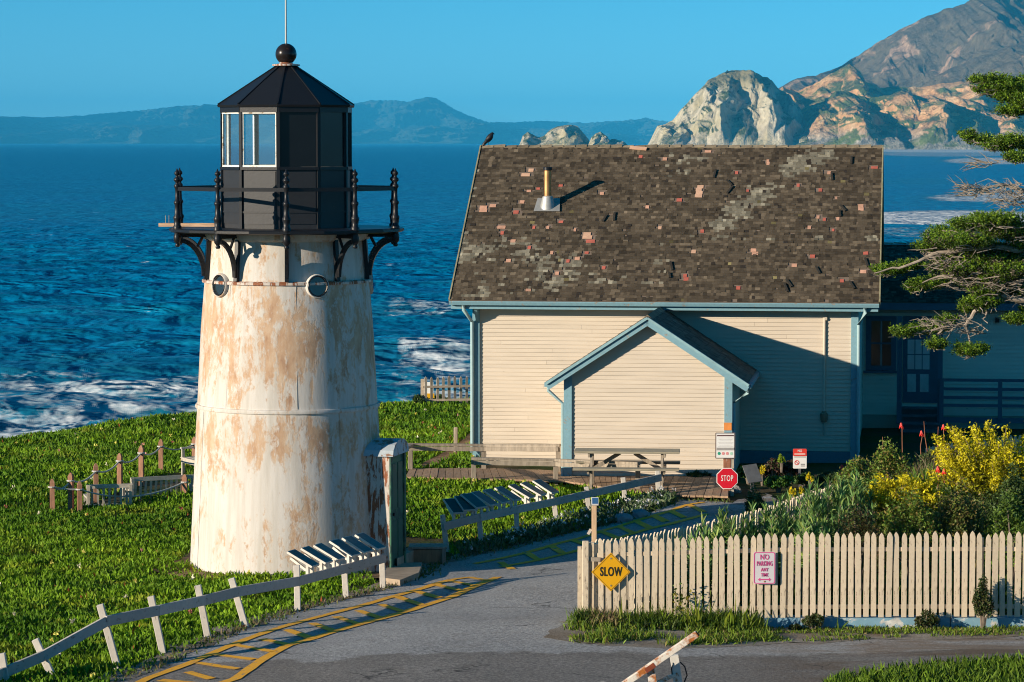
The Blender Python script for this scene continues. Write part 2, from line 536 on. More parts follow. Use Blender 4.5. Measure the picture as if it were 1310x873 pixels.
def dirt_mat(name, a, b, sc=22):
    t = NT(name); v = t.coord("Object")
    n = t.noise(v, sc, 4, .75); m = t.noise(v, 1.3, 5, .6)
    c = t.mix(t.ramp(m, [(.35, 0.0), (.65, 1.0)]), a, b)
    c = t.mix(1.0, c, t.ramp(n, [(.25, .45), (.75, 1.5)]), 'MULTIPLY')
    t.set(**{"Base Color": c, "Roughness": .95, "Specular IOR Level": .1}); t.bump(n, .7, .03)
    return t.m
DIRT = dirt_mat("dirt and gravel", (.20, .155, .11), (.33, .30, .26), 26)
EARTH = dirt_mat("trodden earth", (.26, .16, .09), (.30, .20, .12), 12)
def soil_strip(pts, w0, w1, nm):
    pp = [Vector(p[:2]) for p in W(pts)]; L = []; Rr = []
    for i, p in enumerate(pp):
        d = (pp[min(i + 1, len(pp) - 1)] - pp[max(0, i - 1)]).normalized(); nn = Vector((d.y, -d.x))
        L.append(p - nn * w0); Rr.append(p + nn * w1)
    tag(sheet(nm, [tuple(p) for p in L + Rr[::-1]], .0345, DIRT, .16, rag=.30), kind="structure")
soil_strip(ROAD_L[:13], .35, .10, "soil_edge")
tag(sheet("verge_soil", [(0.7, 45.05), (0.5, 43.75)] + [(x_, y_ - .16) for x_, y_ in verge_poly[2:-1]] + [(9.5, 45.05)], .0345, DIRT, .16, rag=.30), kind="structure")
path = sheet("path", path_poly, .03, EARTH, .3); tag(path, kind="structure")
tower_earth = sheet("bare_earth", [(TOWER.x + 2.5 * math.sin(a), TOWER.y - 2.4 * math.cos(a)) for a in np.linspace(-2.4, 1.2, 14)], .035, EARTH, .3)
tag(tower_earth, kind="structure")

# ---- yellow hatching on the road
YEL = m_worn("yellow road paint", (.88, .43, .03), (.25, .22, .18), .06, 9, rough=.8, rand=0)
marks = empty("road_marking", (0, 0, 0)); tag(marks, kind="structure")
def stripe(pts, w=.1, lift=.04):
    w = w * 1.6
    pp = [Vector(p) for p in W(pts)]
    fine = []
    for a, b in zip(pp, pp[1:]):
        n = max(1, int((b - a).length / .35))
        fine += [a.lerp(b, k / n) for k in range(n)]
    fine.append(pp[-1]); L = []; 
    mb = MB(); vs = []; fs = []
    for i, p in enumerate(fine):
        d = (fine[min(i + 1, len(fine) - 1)] - fine[max(0, i - 1)]); d.z = 0; d.normalize()
        s = Vector((-d.y, d.x, 0)) * (w / 2 * random.uniform(.85, 1.15))
        for q in (p - s, p + s): vs.append((q.x, q.y, g1(q.x, q.y) + lift))
    fs = [(2 * i, 2 * i + 2, 2 * i + 3, 2 * i + 1) for i in range(len(fine) - 1)]
    me = bpy.data.meshes.new("stripe"); me.from_pydata(vs, [], fs); me.update()
    if sum(f.normal.z for f in me.polygons) < 0: me.flip_normals()
    link("stripe", me, YEL, marks)
def c4(p): return (240 + p[0] / 3.119, 600 + p[1] / 3.119)
def c7(p): return (700 + p[0] / 6.55, 560 + p[1] / 6.55)
stripe([(150, 908), (225, 895), (301, 872), (336, 847), (368, 829), (400, 820), (432, 810), (490, 794), (538, 779.5), (577, 767), (625, 746), (637.5, 741)], .11)
stripe([(120, 905), (190, 871), (240, 853), (298, 828), (362, 805), (432, 786), (496, 768), (541, 755.5), (580, 744), (604, 741)], .09)
for a, b in (((-190, 900), (-40, 905)), ((-110, 855), (30, 868)), ((0, 822), (95, 850)), ((40, 785), (200, 810)), ((100, 750), (265, 772)), ((185, 713), (340, 740)), ((295, 690), (410, 714)),
             ((395, 652), (495, 688)), ((495, 626), (583, 657)), ((590, 600), (690, 632)), ((680, 575), (772, 606)), ((768, 550), (857, 579)), ((838, 520), (937, 554)),
             ((910, 497), (1005, 524)), ((985, 470), (1098, 497)), ((1038, 455), (1147, 475)), ((1130, 443), (1200, 456))):
    stripe([c4(a), c4(b)], .09, .044)
stripe([(607, 724), (672, 710), (717, 697), (743, 691), (773, 681), (813, 669), (837, 662), (859, 656), (880, 648), (900, 645)], .09)
stripe([(640, 728), (685, 720), (720, 712), (760, 701), (800, 688), (830, 679), (853, 674), (883, 666), (905, 660)], .09)
for a, b in (((640, 722), (655, 731)), ((672, 709), (690, 720)), ((705, 701), (720, 711)), ((733, 694), (757, 702))): stripe([a, b], .09, .044)
for a, b in (((440, 800), (590, 860)), ((590, 758), (715, 815)), ((740, 715), (870, 778)), ((895, 672), (995, 722)), ((1030, 632), (1150, 688)), ((1180, 578), (1310, 640))):
    stripe([c7(a), c7(b)], .09, .044)
tag(marks, kind="structure")

# ---- boardwalk
walk = empty("boardwalk", (0, 0, 0)); tag(walk, kind="structure")
def polyline(pts):
    pp = [Vector(p) for p in pts]; L = [0]
    for a, b in zip(pp, pp[1:]): L.append(L[-1] + (b - a).length)
    def f(t):
        s = t * L[-1]
        for i in range(len(pp) - 1):
            if s <= L[i + 1] or i == len(pp) - 2: return pp[i].lerp(pp[i + 1], (s - L[i]) / (L[i + 1] - L[i]))
    return f, L[-1]
ft, lt = polyline(W(BOARD_TOP)); fb, lb = polyline(W(BOARD_BOT))
PLANK = m_plain("boardwalk plank", (.34, .225, .14), .85, .25, 3, rand=.25, stretch=(8, 1, 4))
n = 46
for i in range(n):
    a0, a1 = i / n, (i + .94) / n
    skew = .012
    q = [ft(min(1, a0 + skew)), ft(min(1, a1 + skew)), fb(a1), fb(a0)]
    dz = random.uniform(-.004, .004)
    q = [Vector((p.x, p.y + random.uniform(-.02, .02), p.z + .07 + dz)) for p in q]
    MB().prism(q, (0, 0, .04)).build("plank", PLANK, walk)

# ---- sea
SEA = -12.0
def sea_mat():
    t = NT("sea water"); v = t.coord("Object")
    n1 = t.noise(t.coord("Object", (.02, .028, 1)), 1, 7, .62); n2 = t.noise(t.coord("Object", (.004, .010, 1)), 1, 5, .6)
    w1 = t.noise(t.coord("Object", (.16, .13, 1)), 1, 2.5, .5, .6)
    chop_shade = t.noise(t.coord("Object", (.30, .36, 1)), 1, 6, .65, .3)
    deep = t.ramp(n1, [(.32, (.0, .088, .195)), (.52, (.0, .136, .27)), (.72, (.003, .188, .315))])
    deep = t.mix(t.ramp(n2, [(.35, 0.0), (.7, .7)]), deep, (.0, .115, .285))
    deep = t.mix(1.0, deep, t.ramp(chop_shade, [(.3, .55), (.5, 1.0), (.7, 1.5)]), 'MULTIPLY')  # light and dark wave slopes painted into the water colour
    foam_a = t.attr("foam").outputs["Fac"]
    fn = t.noise(t.coord("Object", (.42, .26, 1), (13, 5, 0)), 1, 6, .66, .9)
    fn2 = t.noise(t.coord("Object", (.075, .075, 1)), 1, 5, .62, 1.0)
    thr = t.math('SUBTRACT', .84, t.math('MULTIPLY', foam_a, .425))
    fm = t.math('ADD', t.math('MULTIPLY', fn, .60), t.math('MULTIPLY', fn2, .40))
    f = t.math('MULTIPLY_ADD', t.math('SUBTRACT', fm, thr), 5.0, 0.0, clamp=True)
    cap = t.noise(t.coord("Object", (.12, .10, 1), (3, 9, 0)), 1, 8, .72, .3)
    f2 = t.math('MULTIPLY_ADD', t.math('SUBTRACT', cap, .665), 18.0, 0.0, clamp=True)
    f = t.math('MAXIMUM', f, t.math('MULTIPLY', f2, .85), clamp=True)
    shallow = t.math('MULTIPLY', foam_a, .55, clamp=True)
    deep = t.mix(shallow, deep, (.012, .12, .17))
    c = t.mix(f, deep, (.62, .66, .68))
    rr = t.math('MULTIPLY_ADD', f, .5, .28)
    t.set(**{"Base Color": c, "Roughness": rr, "IOR": 1.33, "Specular IOR Level": .16})
    hb = t.math('ADD', w1, t.math('MULTIPLY', t.noise(t.coord("Object", (.55, .5, 1)), 1, 2, .5), .22))
    t.bump(hb, 1.0, 3.0)
    return t.m
ang_in = np.linspace(-160, 1470, 620)
tan_c = np.concatenate([[-4.0, -2.2, -1.2, -.7, -.45, -.3], (ang_in - 655) / F, [.3, .45, .7, 1.2, 2.2, 4.0]])
ys = np.concatenate([np.linspace(88, 900, 560, endpoint=False), np.geomspace(900, 70000, 130)])
T, YY = np.meshgrid(tan_c, ys)
XX = T * YY
amp = (1 - sstep(350, 880, YY)) * (np.abs(T) < .22)
zz = 0
rr_ = np.random.default_rng(4)
for lam, a in ((34, .36), (21, .30), (13, .20), (9, .14), (6, .09)):
    for k in range(3):
        th = R(262) + rr_.normal(0, .45); ph = rr_.uniform(0, 6.28)
        s_ = np.sin((XX * math.cos(th) + YY * math.sin(th)) * 2 * math.pi / lam + ph + 2.5 * vnoise(XX / 60, YY / 60, 3 + k))
        zz = zz + a * (s_ * .6 + .4 * (1 - np.abs(s_)))
zz = zz * amp * 1.1
px_of = 655 + F * T; py_of = 182 + (CAMH - SEA) * F / YY
foam = np.zeros_like(YY)
def blob(cx, cy, rx, ry, k=1.0):
    global foam
    d = ((px_of - cx) / rx) ** 2 + ((py_of - cy) / ry) ** 2
    foam = np.maximum(foam, k * (1 - sstep(.35, 1.0, d)))
wob = 14 * (fbm(XX / 40, YY / 30, 8) - .5)
foam = np.maximum(foam, .96 * sstep(452, 505, py_of + wob) * (px_of < 330))
foam = np.maximum(foam, .80 * sstep(428, 470, py_of + wob) * sstep(430, 480, px_of))
foam = np.maximum(foam, .30 * sstep(360, 480, py_of + wob))
blob(545, 400, 75, 9, .85); blob(560, 460, 70, 28, 1.0); blob(480, 405, 40, 6, .7); blob(575, 495, 60, 20, 1.0); blob(90, 480, 130, 16, .62)
blob(1225, 279, 190, 13, 1.3); blob(1275, 253, 120, 8, 1.15); blob(1185, 298, 130, 10, .85); blob(1215, 197, 140, 5, .95); blob(1280, 206, 100, 6, 1.1); blob(1180, 232, 80, 5, .55)
blob(735, 188, 80, 2, .8); blob(1230, 193, 190, 3.2, 1.15)
P = np.stack([XX, YY, SEA + zz], -1)
sea = grid_mesh("sea", P, sea_mat(), attr={"foam": foam}); tag(sea, kind="structure")

# ---- headland and far hills
def rock_mat(name, kind):
    t = NT(name); v = t.coord("Object")
    big = t.noise(v, .0055, 6, .6); fine = t.noise(v, .05, 8, .7); st = t.noise(t.coord("Object", (1, 1, .3)), .026, 7, .68, .6)
    geo = t.node("ShaderNodeNewGeometry"); nz = t.sepz(geo.outputs["Normal"])[2]
    z = t.sepz(v)[2]
    if kind == "grey":
        c = t.ramp(st, [(.3, (.25, .22, .16)), (.48, (.56, .49, .35)), (.68, (.78, .70, .52))])
        c = t.mix(t.ramp(big, [(.45, 0.0), (.62, .5)]), c, (.54, .45, .18))
        veg = t.math('MULTIPLY', t.ramp(nz, [(.55, 0.0), (.72, 1.0)]), t.ramp(t.noise(v, .02, 5), [(.42, 0.0), (.58, 1.0)]))
        c = t.mix(veg, c, (.10, .12, .035))
        c = t.mix(t.ramp(t.math('DIVIDE', z, 190.0), [(.75, 0.0), (.95, .8)]), c, (.20, .17, .075))
    elif kind == "orange":
        c = t.ramp(st, [(.3, (.33, .17, .075)), (.5, (.68, .38, .16)), (.7, (.80, .56, .31))])
        low = t.ramp(t.math('DIVIDE', z, 150.0), [(.08, 1.0), (.38, 0.0)])
        c = t.mix(low, c, t.ramp(fine, [(.35, (.15, .145, .13)), (.65, (.48, .43, .34))]))
        veg = t.math('MULTIPLY', t.ramp(nz, [(.5, 0.0), (.66, 1.0)]), t.ramp(t.noise(v, .0095, 6, .6), [(.44, 0.0), (.54, 1.0)]))
        c = t.mix(veg, c, t.ramp(big, [(.4, (.09, .095, .045)), (.58, (.15, .19, .05)), (.7, (.20, .16, .09))]))
    elif kind == "scrub":
        c = t.ramp(t.noise(v, .018, 7, .65), [(.3, (.085, .070, .045)), (.55, (.155, .120, .075)), (.75, (.19, .165, .09))])
        c = t.mix(t.ramp(t.noise(v, .004, 7, .6, .4), [(.565, 0.0), (.62, 1.0)]), c, t.ramp(fine, [(.3, (.30, .17, .10)), (.7, (.52, .37, .25))]))
    else:
        c = t.ramp(big, [(.35, (.03, .06, .06)), (.65, (.075, .09, .07))])
    c = t.mix(1.0, c, t.ramp(fine, [(.25, .72), (.75, 1.22)]), 'MULTIPLY')
    t.set(**{"Base Color": c, "Roughness": .95, "Specular IOR Level": .05})
    t.bump(fine, 1.0, 16)
    return t.m

def crest_mesh(name, crest, Dc, Df, Db, mat, seed, step=1.0, relief=1.0, wav=90.0, shape=.75, rows=64, jag=0.0, fold=0.0):
    px = np.arange(crest[0][0], crest[-1][0] + step, step)
    cy = np.interp(px, [c[0] for c in crest], [c[1] for c in crest])
    hc = CAMH + Dc * (182.0 - cy) / F - SEA
    x0 = (px - 655) / F * Dc
    hc = hc + jag * (fbm(x0 / 30, x0 * 0, seed + 9, 4) - .5) * 2
    v = np.concatenate([np.linspace(0, 1, rows), 1 + np.linspace(0, 1, 14)[1:]])
    VX, VV = np.meshgrid(x0, v); HC = np.meshgrid(hc, v)[0]
    front = np.clip(VV, 0, 1); back = np.clip(VV - 1, 0, 1)
    Yv = Df + (Dc - Df) * front + (Db - Dc) * back
    sh = front ** shape * (1 - back ** 1.5)
    env = np.sin(np.pi * np.clip(front, 0, 1)) ** .6 * (1 - back)
    warp = 60 * (fbm(VX / 160, Yv / 160, seed) - .5)
    def tri(q): return 1 - np.abs(2 * (q - np.floor(q)) - 1)
    q1 = (VX + 2.2 * warp) / (1.9 * wav) + .45 * VV + seed * .37
    q2 = (VX + 1.5 * warp) / (.8 * wav) - .6 * VV + seed * .71
    g = .50 * tri(q1) + .22 * tri(q2) + .28 * ridged((VX + warp) / wav, VV * 2.2, seed + 2, 5) + .05
    g2 = ridged(VX / 26 + VV * 2, VV * 7, seed + 4, 5, .62)
    Z = SEA - 3 + np.maximum(HC + 3, 3) * sh
    dy = -(g - .55) * 2.2 * wav * .55 * relief * env
    Z = Z + ((g - .55) * 26 + (g2 - .5) * 11) * relief * env * np.clip(HC / 120, .15, 1.3)
    XV = VX + (fbm(VX / 40, VV * 6, seed + 6, 3) - .5) * 22 * relief * env
    P = np.stack([XV, Yv + dy, Z], -1)
    o = grid_mesh(name, P, mat, smooth=True)
    tag(o, kind="structure")
    return o

FARM = rock_mat("distant range", "far")
crest_mesh("far_hills", [(-260, 152), (0, 151), (60, 151), (110, 148), (150, 144), (200, 140), (240, 136), (270, 135.5), (300, 138), (340, 143), (400, 142), (440, 135), (455, 133), (480, 128.5), (505, 129), (530, 132),
                         (545, 129), (556, 127), (566, 131), (580, 139), (600, 148), (625, 157), (650, 157), (690, 155), (720, 156), (760, 158), (800, 156), (822, 153), (840, 158), (870, 166), (900, 171), (1000, 174), (1500, 176)],
           42000, 37500, 46000, FARM, 31, 1.5, 6.0, 1500, .9, 40, 14)
crest_mesh("near_range_of_far_hills", [(-260, 170), (0, 168), (100, 165), (200, 160), (280, 164), (420, 168), (500, 164), (560, 163), (610, 166), (680, 164), (740, 169), (830, 174), (900, 178)],
           37000, 34500, 38200, FARM, 37, 1.5, 4.0, 900, .9, 30, 14)
scrub = rock_mat("dark coastal scrub", "scrub"); orange = rock_mat("ochre cliff rock", "orange"); grey = rock_mat("pale grey cliff rock", "grey")
crest_mesh("mountain", [(940, 150), (985, 118), (1010, 104), (1040, 97), (1062, 90), (1082, 81), (1100, 69), (1130, 50), (1160, 33), (1190, 19), (1215, 10), (1230, 8), (1242, 0), (1270, -6), (1310, -12), (1400, -40), (1600, -60)],
           11000, 9300, 12500, scrub, 3, 1.2, 2.2, 420, 1.05, 70, 6)
crest_mesh("spur", [(1140, 150), (1165, 122), (1190, 100), (1215, 88), (1240, 77), (1270, 66), (1300, 56), (1340, 44), (1450, 20), (1600, 0)],
           9700, 8800, 10300, scrub, 8, 1.1, 2.0, 260, .9, 60, 6)
crest_mesh("sea_cliff", [(975, 160), (990, 122), (1000, 112), (1020, 116), (1040, 108), (1062, 96), (1085, 82), (1098, 90), (1106, 106), (1125, 112), (1160, 112), (1200, 108), (1240, 104), (1262, 112), (1300, 126)],
           9150, 8650, 9500, orange, 14, .9, 1.3, 140, .8, 70, 5)
crest_mesh("sea_cliff", [(985, 186), (1000, 168), (1012, 150), (1030, 137), (1052, 130), (1068, 116), (1080, 117), (1100, 123), (1118, 125), (1140, 121), (1152, 117), (1162, 121), (1175, 123), (1205, 121), (1235, 127), (1265, 139), (1290, 150), (1320, 160), (1420, 166)],
           8600, 8080, 8950, orange, 21, .7, 1.5, 130, .74, 90, 5)
crest_mesh("sea_cliff", [(829, 187), (835, 172), (841, 160), (850, 157), (862, 152), (874, 136), (890, 119), (905, 106), (920, 97), (935, 92), (950, 91), (966, 94), (986, 103), (1001, 120), (1010, 133), (1022, 152), (1036, 182)],
           8520, 8180, 8850, grey, 26, .7, 1.7, 75, .64, 90, 9)
# sea stacks beyond the house ridge
for k, pts in enumerate(([(664, 186), (669, 172), (675, 168), (682, 170), (690, 176), (697, 174), (704, 168), (712, 163), (722, 161), (731, 160), (738, 163), (745, 171), (752, 178), (757, 188)],
                         [(750, 187), (756, 176), (762, 170), (768, 167), (773, 170), (778, 176), (786, 177), (794, 180), (800, 186), (805, 190)])):
    o = crest_mesh("sea_stack", pts, 8000 - 60 * k, 7900 - 60 * k, 8090, grey, 50 + k, .6, 1.0, 36, .6, 36, 8)
    o["kind"] = "thing"
    tag(o, ("jagged pale sea rock with the tallest peak, beyond the house ridge", "lower jagged sea rock right of the tall one beyond the house ridge")[k], "rock", "sea rocks offshore")

# ---- air
hz = MB().box((0, 24000, 330), (120000, 50000, 690)).build("haze", None)
tag(hz, kind="stuff")
t = NT("sea air")
t.n.remove(t.b)
pv = t.node("ShaderNodeVolumePrincipled")
pv.inputs["Color"].default_value = (.05, .54, 1.0, 1); pv.inputs["Density"].default_value = 2.8e-5; pv.inputs["Anisotropy"].default_value = -.3
t.link(pv.outputs[0], t.o.inputs["Volume"])
hz.data.materials.append(t.m)

# ================================================================== LIGHTHOUSE
def tower_mat():
    t = NT("peeling tower paint"); v = t.coord("Object")
    z = t.sepz(v)[2]
    vs = t.coord("Object", (1, 1, .42))
    n = t.noise(vs, 3.4, 12, .74, .45)
    st = t.noise(t.coord("Object", (7, 7, .35)), 1.3, 6, .6)
    blot = t.noise(vs, 1.1, 4, .55)
    # how much paint is lost at each height, plate by plate
    zz = t.math('DIVIDE', z, 6.0)
    cov = t.ramp(zz, [(0, .47), (.10, .48), (.24, .44), (.315, .48), (.36, .56), (.41, .57), (.455, .50), (.468, .45), (.52, .47), (.57, .56), (.65, .59), (.78, .56), (.835, .53), (.845, .48), (.97, .50)])
    f = t.math('ADD', n, t.math('MULTIPLY', t.math('SUBTRACT', st, .5), .42))
    f = t.math('ADD', f, t.math('MULTIPLY', t.math('SUBTRACT', blot, .5), .30))
    f = t.math('ADD', f, t.math('MULTIPLY', t.math('SUBTRACT', t.noise(t.coord("Object", (1, 1, .6)), 13, 6, .7, .3), .5), .42))
    f = t.math('ADD', f, t.math('SUBTRACT', cov, 1.03))
    bare = t.math('MULTIPLY_ADD', f, 9.0, 0.25, clamp=True)
    edge = t.math('MULTIPLY_ADD', t.math('ADD', f, .07), 6.0, 0.0, clamp=True)
    white = t.ramp(st, [(.3, (.48, .45, .40)), (.6, (.60, .575, .54))])
    tan = t.ramp(t.noise(vs, 6, 6, .65), [(.3, (.36, .205, .12)), (.5, (.49, .325, .205)), (.7, (.57, .44, .315))])
    c = t.mix(t.math('MULTIPLY', edge, .62), white, (.53, .41, .29))
    c = t.mix(t.math('MULTIPLY', bare, .92), c, tan)
    rust = t.ramp(t.noise(t.coord("Object", (5, 5, .28)), 2.1, 6, .6), [(.60, 0.0), (.72, .55)])
    rz = t.ramp(zz, [(.0, .8), (.06, .25), (.3, .15), (.47, .2), (.8, .5), (.95, .8)])
    c = t.mix(t.math('MULTIPLY', rust, rz), c, (.42, .20, .08))
    t.set(**{"Base Color": c, "Roughness": .75, "Specular IOR Level": .25})
    t.bump(t.math('SUBTRACT', t.noise(vs, 22, 4), bare), .35, .006)
    return t.m
TOWERM = tower_mat()
RUSTY = m_worn("rust streaked plate", (.56, .51, .46), (.28, .10, .045), .26, 4.5, (3, 3, .55), rand=0)
lh = empty("lighthouse", TOWER)
tag(lh, "white conical iron lighthouse with black lantern, its paint peeling to tan", "lighthouse")
# tower plates: two drums, bulging rings between
nf = 48
MB().lathe([(1.735, -.15), (1.735, 0), (1.715, .08), (1.60, 2.40), (1.575, 2.78)], nf).build("lower_drum", TOWERM, lh, True)
MB().lathe([(1.575, 2.78), (1.605, 2.785), (1.612, 2.82), (1.60, 2.85), (1.57, 2.855)], nf, cap=False).build("seam_ring", TOWERM, lh, True)
MB().lathe([(1.572, 2.85), (1.5, 4.2), (1.435, 4.97)], nf).build("upper_drum", TOWERM, lh, True)
MB().lathe([(1.43, 4.965), (1.475, 4.97), (1.48, 5.01), (1.45, 5.03), (1.42, 5.03)], nf, cap=False).build("collar_ring", RUSTY, lh, True)
MB().lathe([(1.418, 5.02), (1.36, 5.84)], nf).build("neck", TOWERM, lh, True)
# vertical plate joints
for a in (-62, 38, 88):
    s_, c_ = math.sin(R(a)), math.cos(R(a))
    MB().bar((1.722 * s_, -1.722 * c_, .02), (1.583 * s_, -1.583 * c_, 2.76), .010, .004, (s_, -c_, 0)).build("plate_joint", TOWERM, lh)
for a in (-38, 10, 60):
    s_, c_ = math.sin(R(a)), math.cos(R(a))
    MB().bar((1.575 * s_, -1.575 * c_, 2.87), (1.44 * s_, -1.44 * c_, 4.96), .010, .004, (s_, -c_, 0)).build("plate_joint", TOWERM, lh)
# portholes
GLASSD = NT("dark window glass"); GLASSD.set(**{"Base Color": (.02, .03, .035), "Roughness": .08, "Specular IOR Level": .8}); GLASSD = GLASSD.m
for a in (-48, 25, 97, 169, -119):
    s_, c_ = math.sin(R(a)), math.cos(R(a))
    e_n = Vector((s_, -c_, .05)).normalized(); e_t = Vector((c_, s_, 0)); e_u = e_n.cross(e_t) * -1
    cen = Vector((1.44 * s_, -1.44 * c_, 4.95))
    mb = MB(); nn = 28
    prof = [(.165, -.08), (.165, .035), (.195, .045), (.21, .02), (.21, -.08)]
    vs = []; fs = []
    for r_, d_ in prof:
        for k in range(nn):
            th = 2 * math.pi * k / nn
            vs.append(cen + e_n * d_ + (e_t * math.cos(th) + e_u * math.sin(th)) * r_)
    for i in range(len(prof) - 1):
        for k in range(nn): fs.append((i * nn + k, i * nn + (k + 1) % nn, (i + 1) * nn + (k + 1) % nn, (i + 1) * nn + k))
    fr = mb.add(vs, fs).build("porthole", TOWERM, lh, True)
    mb = MB().add([cen + e_n * .015 + (e_t * math.cos(2 * math.pi * k / nn) + e_u * math.sin(2 * math.pi * k / nn)) * .168 for k in range(nn)], [tuple(range(nn))])
    mb.build("pane", GLASSD, fr)
    mb = MB().tube([cen + e_n * .042 + (e_t * math.cos(2 * math.pi * k / 20) + e_u * math.sin(2 * math.pi * k / 20)) * .172 for k in range(21)], .012, 6)
    mb.build("rim", BLACK_IRON, fr)
# gallery
A0 = R(4)
MB().lathe([(2.0, 5.84), (2.04, 5.86), (2.04, 5.90), (2.0, 5.92)], 20, a0=A0).build("gallery_deck", BLACK_IRON, lh)
MB().lathe([(1.40, 5.70), (1.46, 5.74), (1.50, 5.838), (1.3, 5.838)], nf).build("deck_moulding", TOWERM, lh, True)
bal = [(.03, -.30), (.045, -.27), (.03, -.24), (.062, -.20), (.068, -.12), (.05, -.06), (.072, -.02), (.075, .05), (.055, .08), (.06, .16), (.07, .19), (.07, .22), (.05, .25), (.046, .34), (.043, .42), (.06, .45), (.06, .48), (.04, .5),
       (.034, .62), (.036, .70), (.055, .73), (.055, .76), (.03, .79), (.03, .81), (.058, .84), (.06, .87), (.028, .90), (.025, .925), (.048, .95), (.048, .98), (.02, 1.01), (.006, 1.05)]
bme = MB().lathe(bal, 12).mesh("baluster"); bme.materials.append(BLACK_IRON); shade(bme, 60)
br = MB()
mbk = MB()
arc = [(1.50 + .46 * (1 - math.cos(t)), 5.10 + .62 * math.sin(t)) for t in np.linspace(0, math.pi / 2, 9)]
arc_o = [(p[0] + .0, p[1]) for p in arc]
for (r0, z0), (r1, z1) in zip(arc_o, arc_o[1:]):
    mbk.bar((0, -r0, z0), (0, -r1, z1), .055, .075, (0, -.7, .7))
mbk.bar((0, -1.47, 5.03), (0, -1.405, 5.83), .07, .07, (0, -1, 0))
mbk.bar((0, -1.40, 5.80), (0, -1.98, 5.80), .06, .07)
mbk.bar((0, -1.62, 5.60), (0, -1.52, 5.78), .03, .04, (0, 1, 0))
kme = mbk.mesh("bracket"); kme.materials.append(BLACK_IRON)
posts = []
for k in range(10):
    th = A0 + R(36 * k)
    p = Vector((1.97 * math.sin(th), -1.97 * math.cos(th), 5.90)); posts.append(p)
    o = link("baluster", bme, None, lh); o.location = p
    o = link("bracket", kme, None, lh); o.rotation_euler = (0, 0, th)
for k in range(10):
    a, b = posts[k], posts[(k + 1) % 10]
    MB().bar(a + Vector((0, 0, .70)), b + Vector((0, 0, .70)), .025, .065).build("rail", BLACK_IRON, lh)
# lantern room, ten sided
LR = 1.125; LA = R(-3)
def lv(k, r=LR, z=0): 
    th = LA + R(36 * k); return Vector((r * math.sin(th), -r * math.cos(th), z))
IRON_MATT = m_worn("black sheet iron", (.030, .032, .036), (.07, .05, .04), -.08, 3, rough=.45, rand=.25)
GLASS = NT("lantern glass"); g_ = GLASS
gl = g_.node("ShaderNodeBsdfGlossy"); gl.inputs["Roughness"].default_value = .02; gl.inputs["Color"].default_value = (1, 1, 1, 1)
tr = g_.node("ShaderNodeBsdfTransparent"); tr.inputs["Color"].default_value = (.93, .97, .97, 1)
fz = g_.node("ShaderNodeFresnel"); fz.inputs["IOR"].default_value = 1.5
ds = g_.node("ShaderNodeBsdfDiffuse"); ds.inputs["Color"].default_value = (.5, .6, .62, 1)
mx0 = g_.node("ShaderNodeMixShader"); mx0.inputs[0].default_value = .05
g_.link(tr.outputs[0], mx0.inputs[1]); g_.link(ds.outputs[0], mx0.inputs[2])
mx = g_.node("ShaderNodeMixShader"); g_.link(g_.math('MULTIPLY', fz.outputs[0], .55), mx.inputs[0]); g_.link(mx0.outputs[0], mx.inputs[1]); g_.link(gl.outputs[0], mx.inputs[2]); g_.link(mx.outputs[0], g_.o.inputs["Surface"])
GLASS = g_.m
WHITEF = m_worn("white window frame", (.78, .76, .70), (.4, .3, .2), .12, 8)
for k in range(10):
    a, b = lv(k), lv(k + 1)
    mid = (a + b) / 2; nrm_ = mid.normalized()
    def q(z0, z1, inset=0.0, t=.03, off=0.0):
        u = (b - a).normalized() * inset; o_ = nrm_ * off
        return [a + u + o_ + Vector((0, 0, z0)), b - u + o_ + Vector((0, 0, z0)), b - u + o_ + Vector((0, 0, z1)), a + u + o_ + Vector((0, 0, z1))]
    lp = MB().prism(q(5.92, 6.95), -nrm_ * .03).build("wall_panel", IRON_MATT, lh)
    MB().bar(a + nrm_ * .012 + Vector((0, 0, 6.20)), b + nrm_ * .012 + Vector((0, 0, 6.20)), .02, .03).build("batten", IRON_MATT, lp)
    MB().prism(q(6.0, 6.9, .05, off=.012), -nrm_ * .01).build("inset_sheet", IRON_MATT, lp)
    glass = k in (8, 9, 4, 5, 6, 7)
    if glass:
        fr = MB()
        wfm = WHITEF if k in (8, 9) else m_plain("white inner mullion", (.82, .82, .80), .5)
        fr.bar(a + Vector((0, 0, 6.99)), b + Vector((0, 0, 6.99)), .04, .03); fr.bar(a + Vector((0, 0, 7.90)), b + Vector((0, 0, 7.90)), .04, .03)
        u = (b - a).normalized() * .038; tk = .018 if k in (8, 9) else .035
        fr.bar(a + u + Vector((0, 0, 7.0)), a + u + Vector((0, 0, 7.89)), tk, .03, nrm_); fr.bar(b - u + Vector((0, 0, 7.0)), b - u + Vector((0, 0, 7.89)), tk, .03, nrm_)
        f_ = fr.build("window_frame", wfm, lh)
        MB().add(q(7.0, 7.89, .045, off=-.02), [(0, 1, 2, 3)]).build("pane", GLASS, f_)
    else:
        f_ = MB().prism(q(6.98, 7.92, .02, off=-.01), -nrm_ * .02).build("blackened_pane", m_plain("blacked out glazing", (.010, .012, .015), .2, .1, 2, spec=.25, bump=0), lh)
    MB().bar(a + Vector((0, 0, 5.92)), a + Vector((0, 0, 8.0)), .06, .06, a.normalized()).build("corner_post", BLACK_IRON, lh)
    MB().bar(a + Vector((0, 0, 6.95)) + nrm_ * .01, b + Vector((0, 0, 6.95)) + nrm_ * .01, .07, .05).build("sill", BLACK_IRON, lh)
    MB().bar(a + Vector((0, 0, 7.96)), b + Vector((0, 0, 7.96)), .08, .1).build("head_beam", BLACK_IRON, lh)
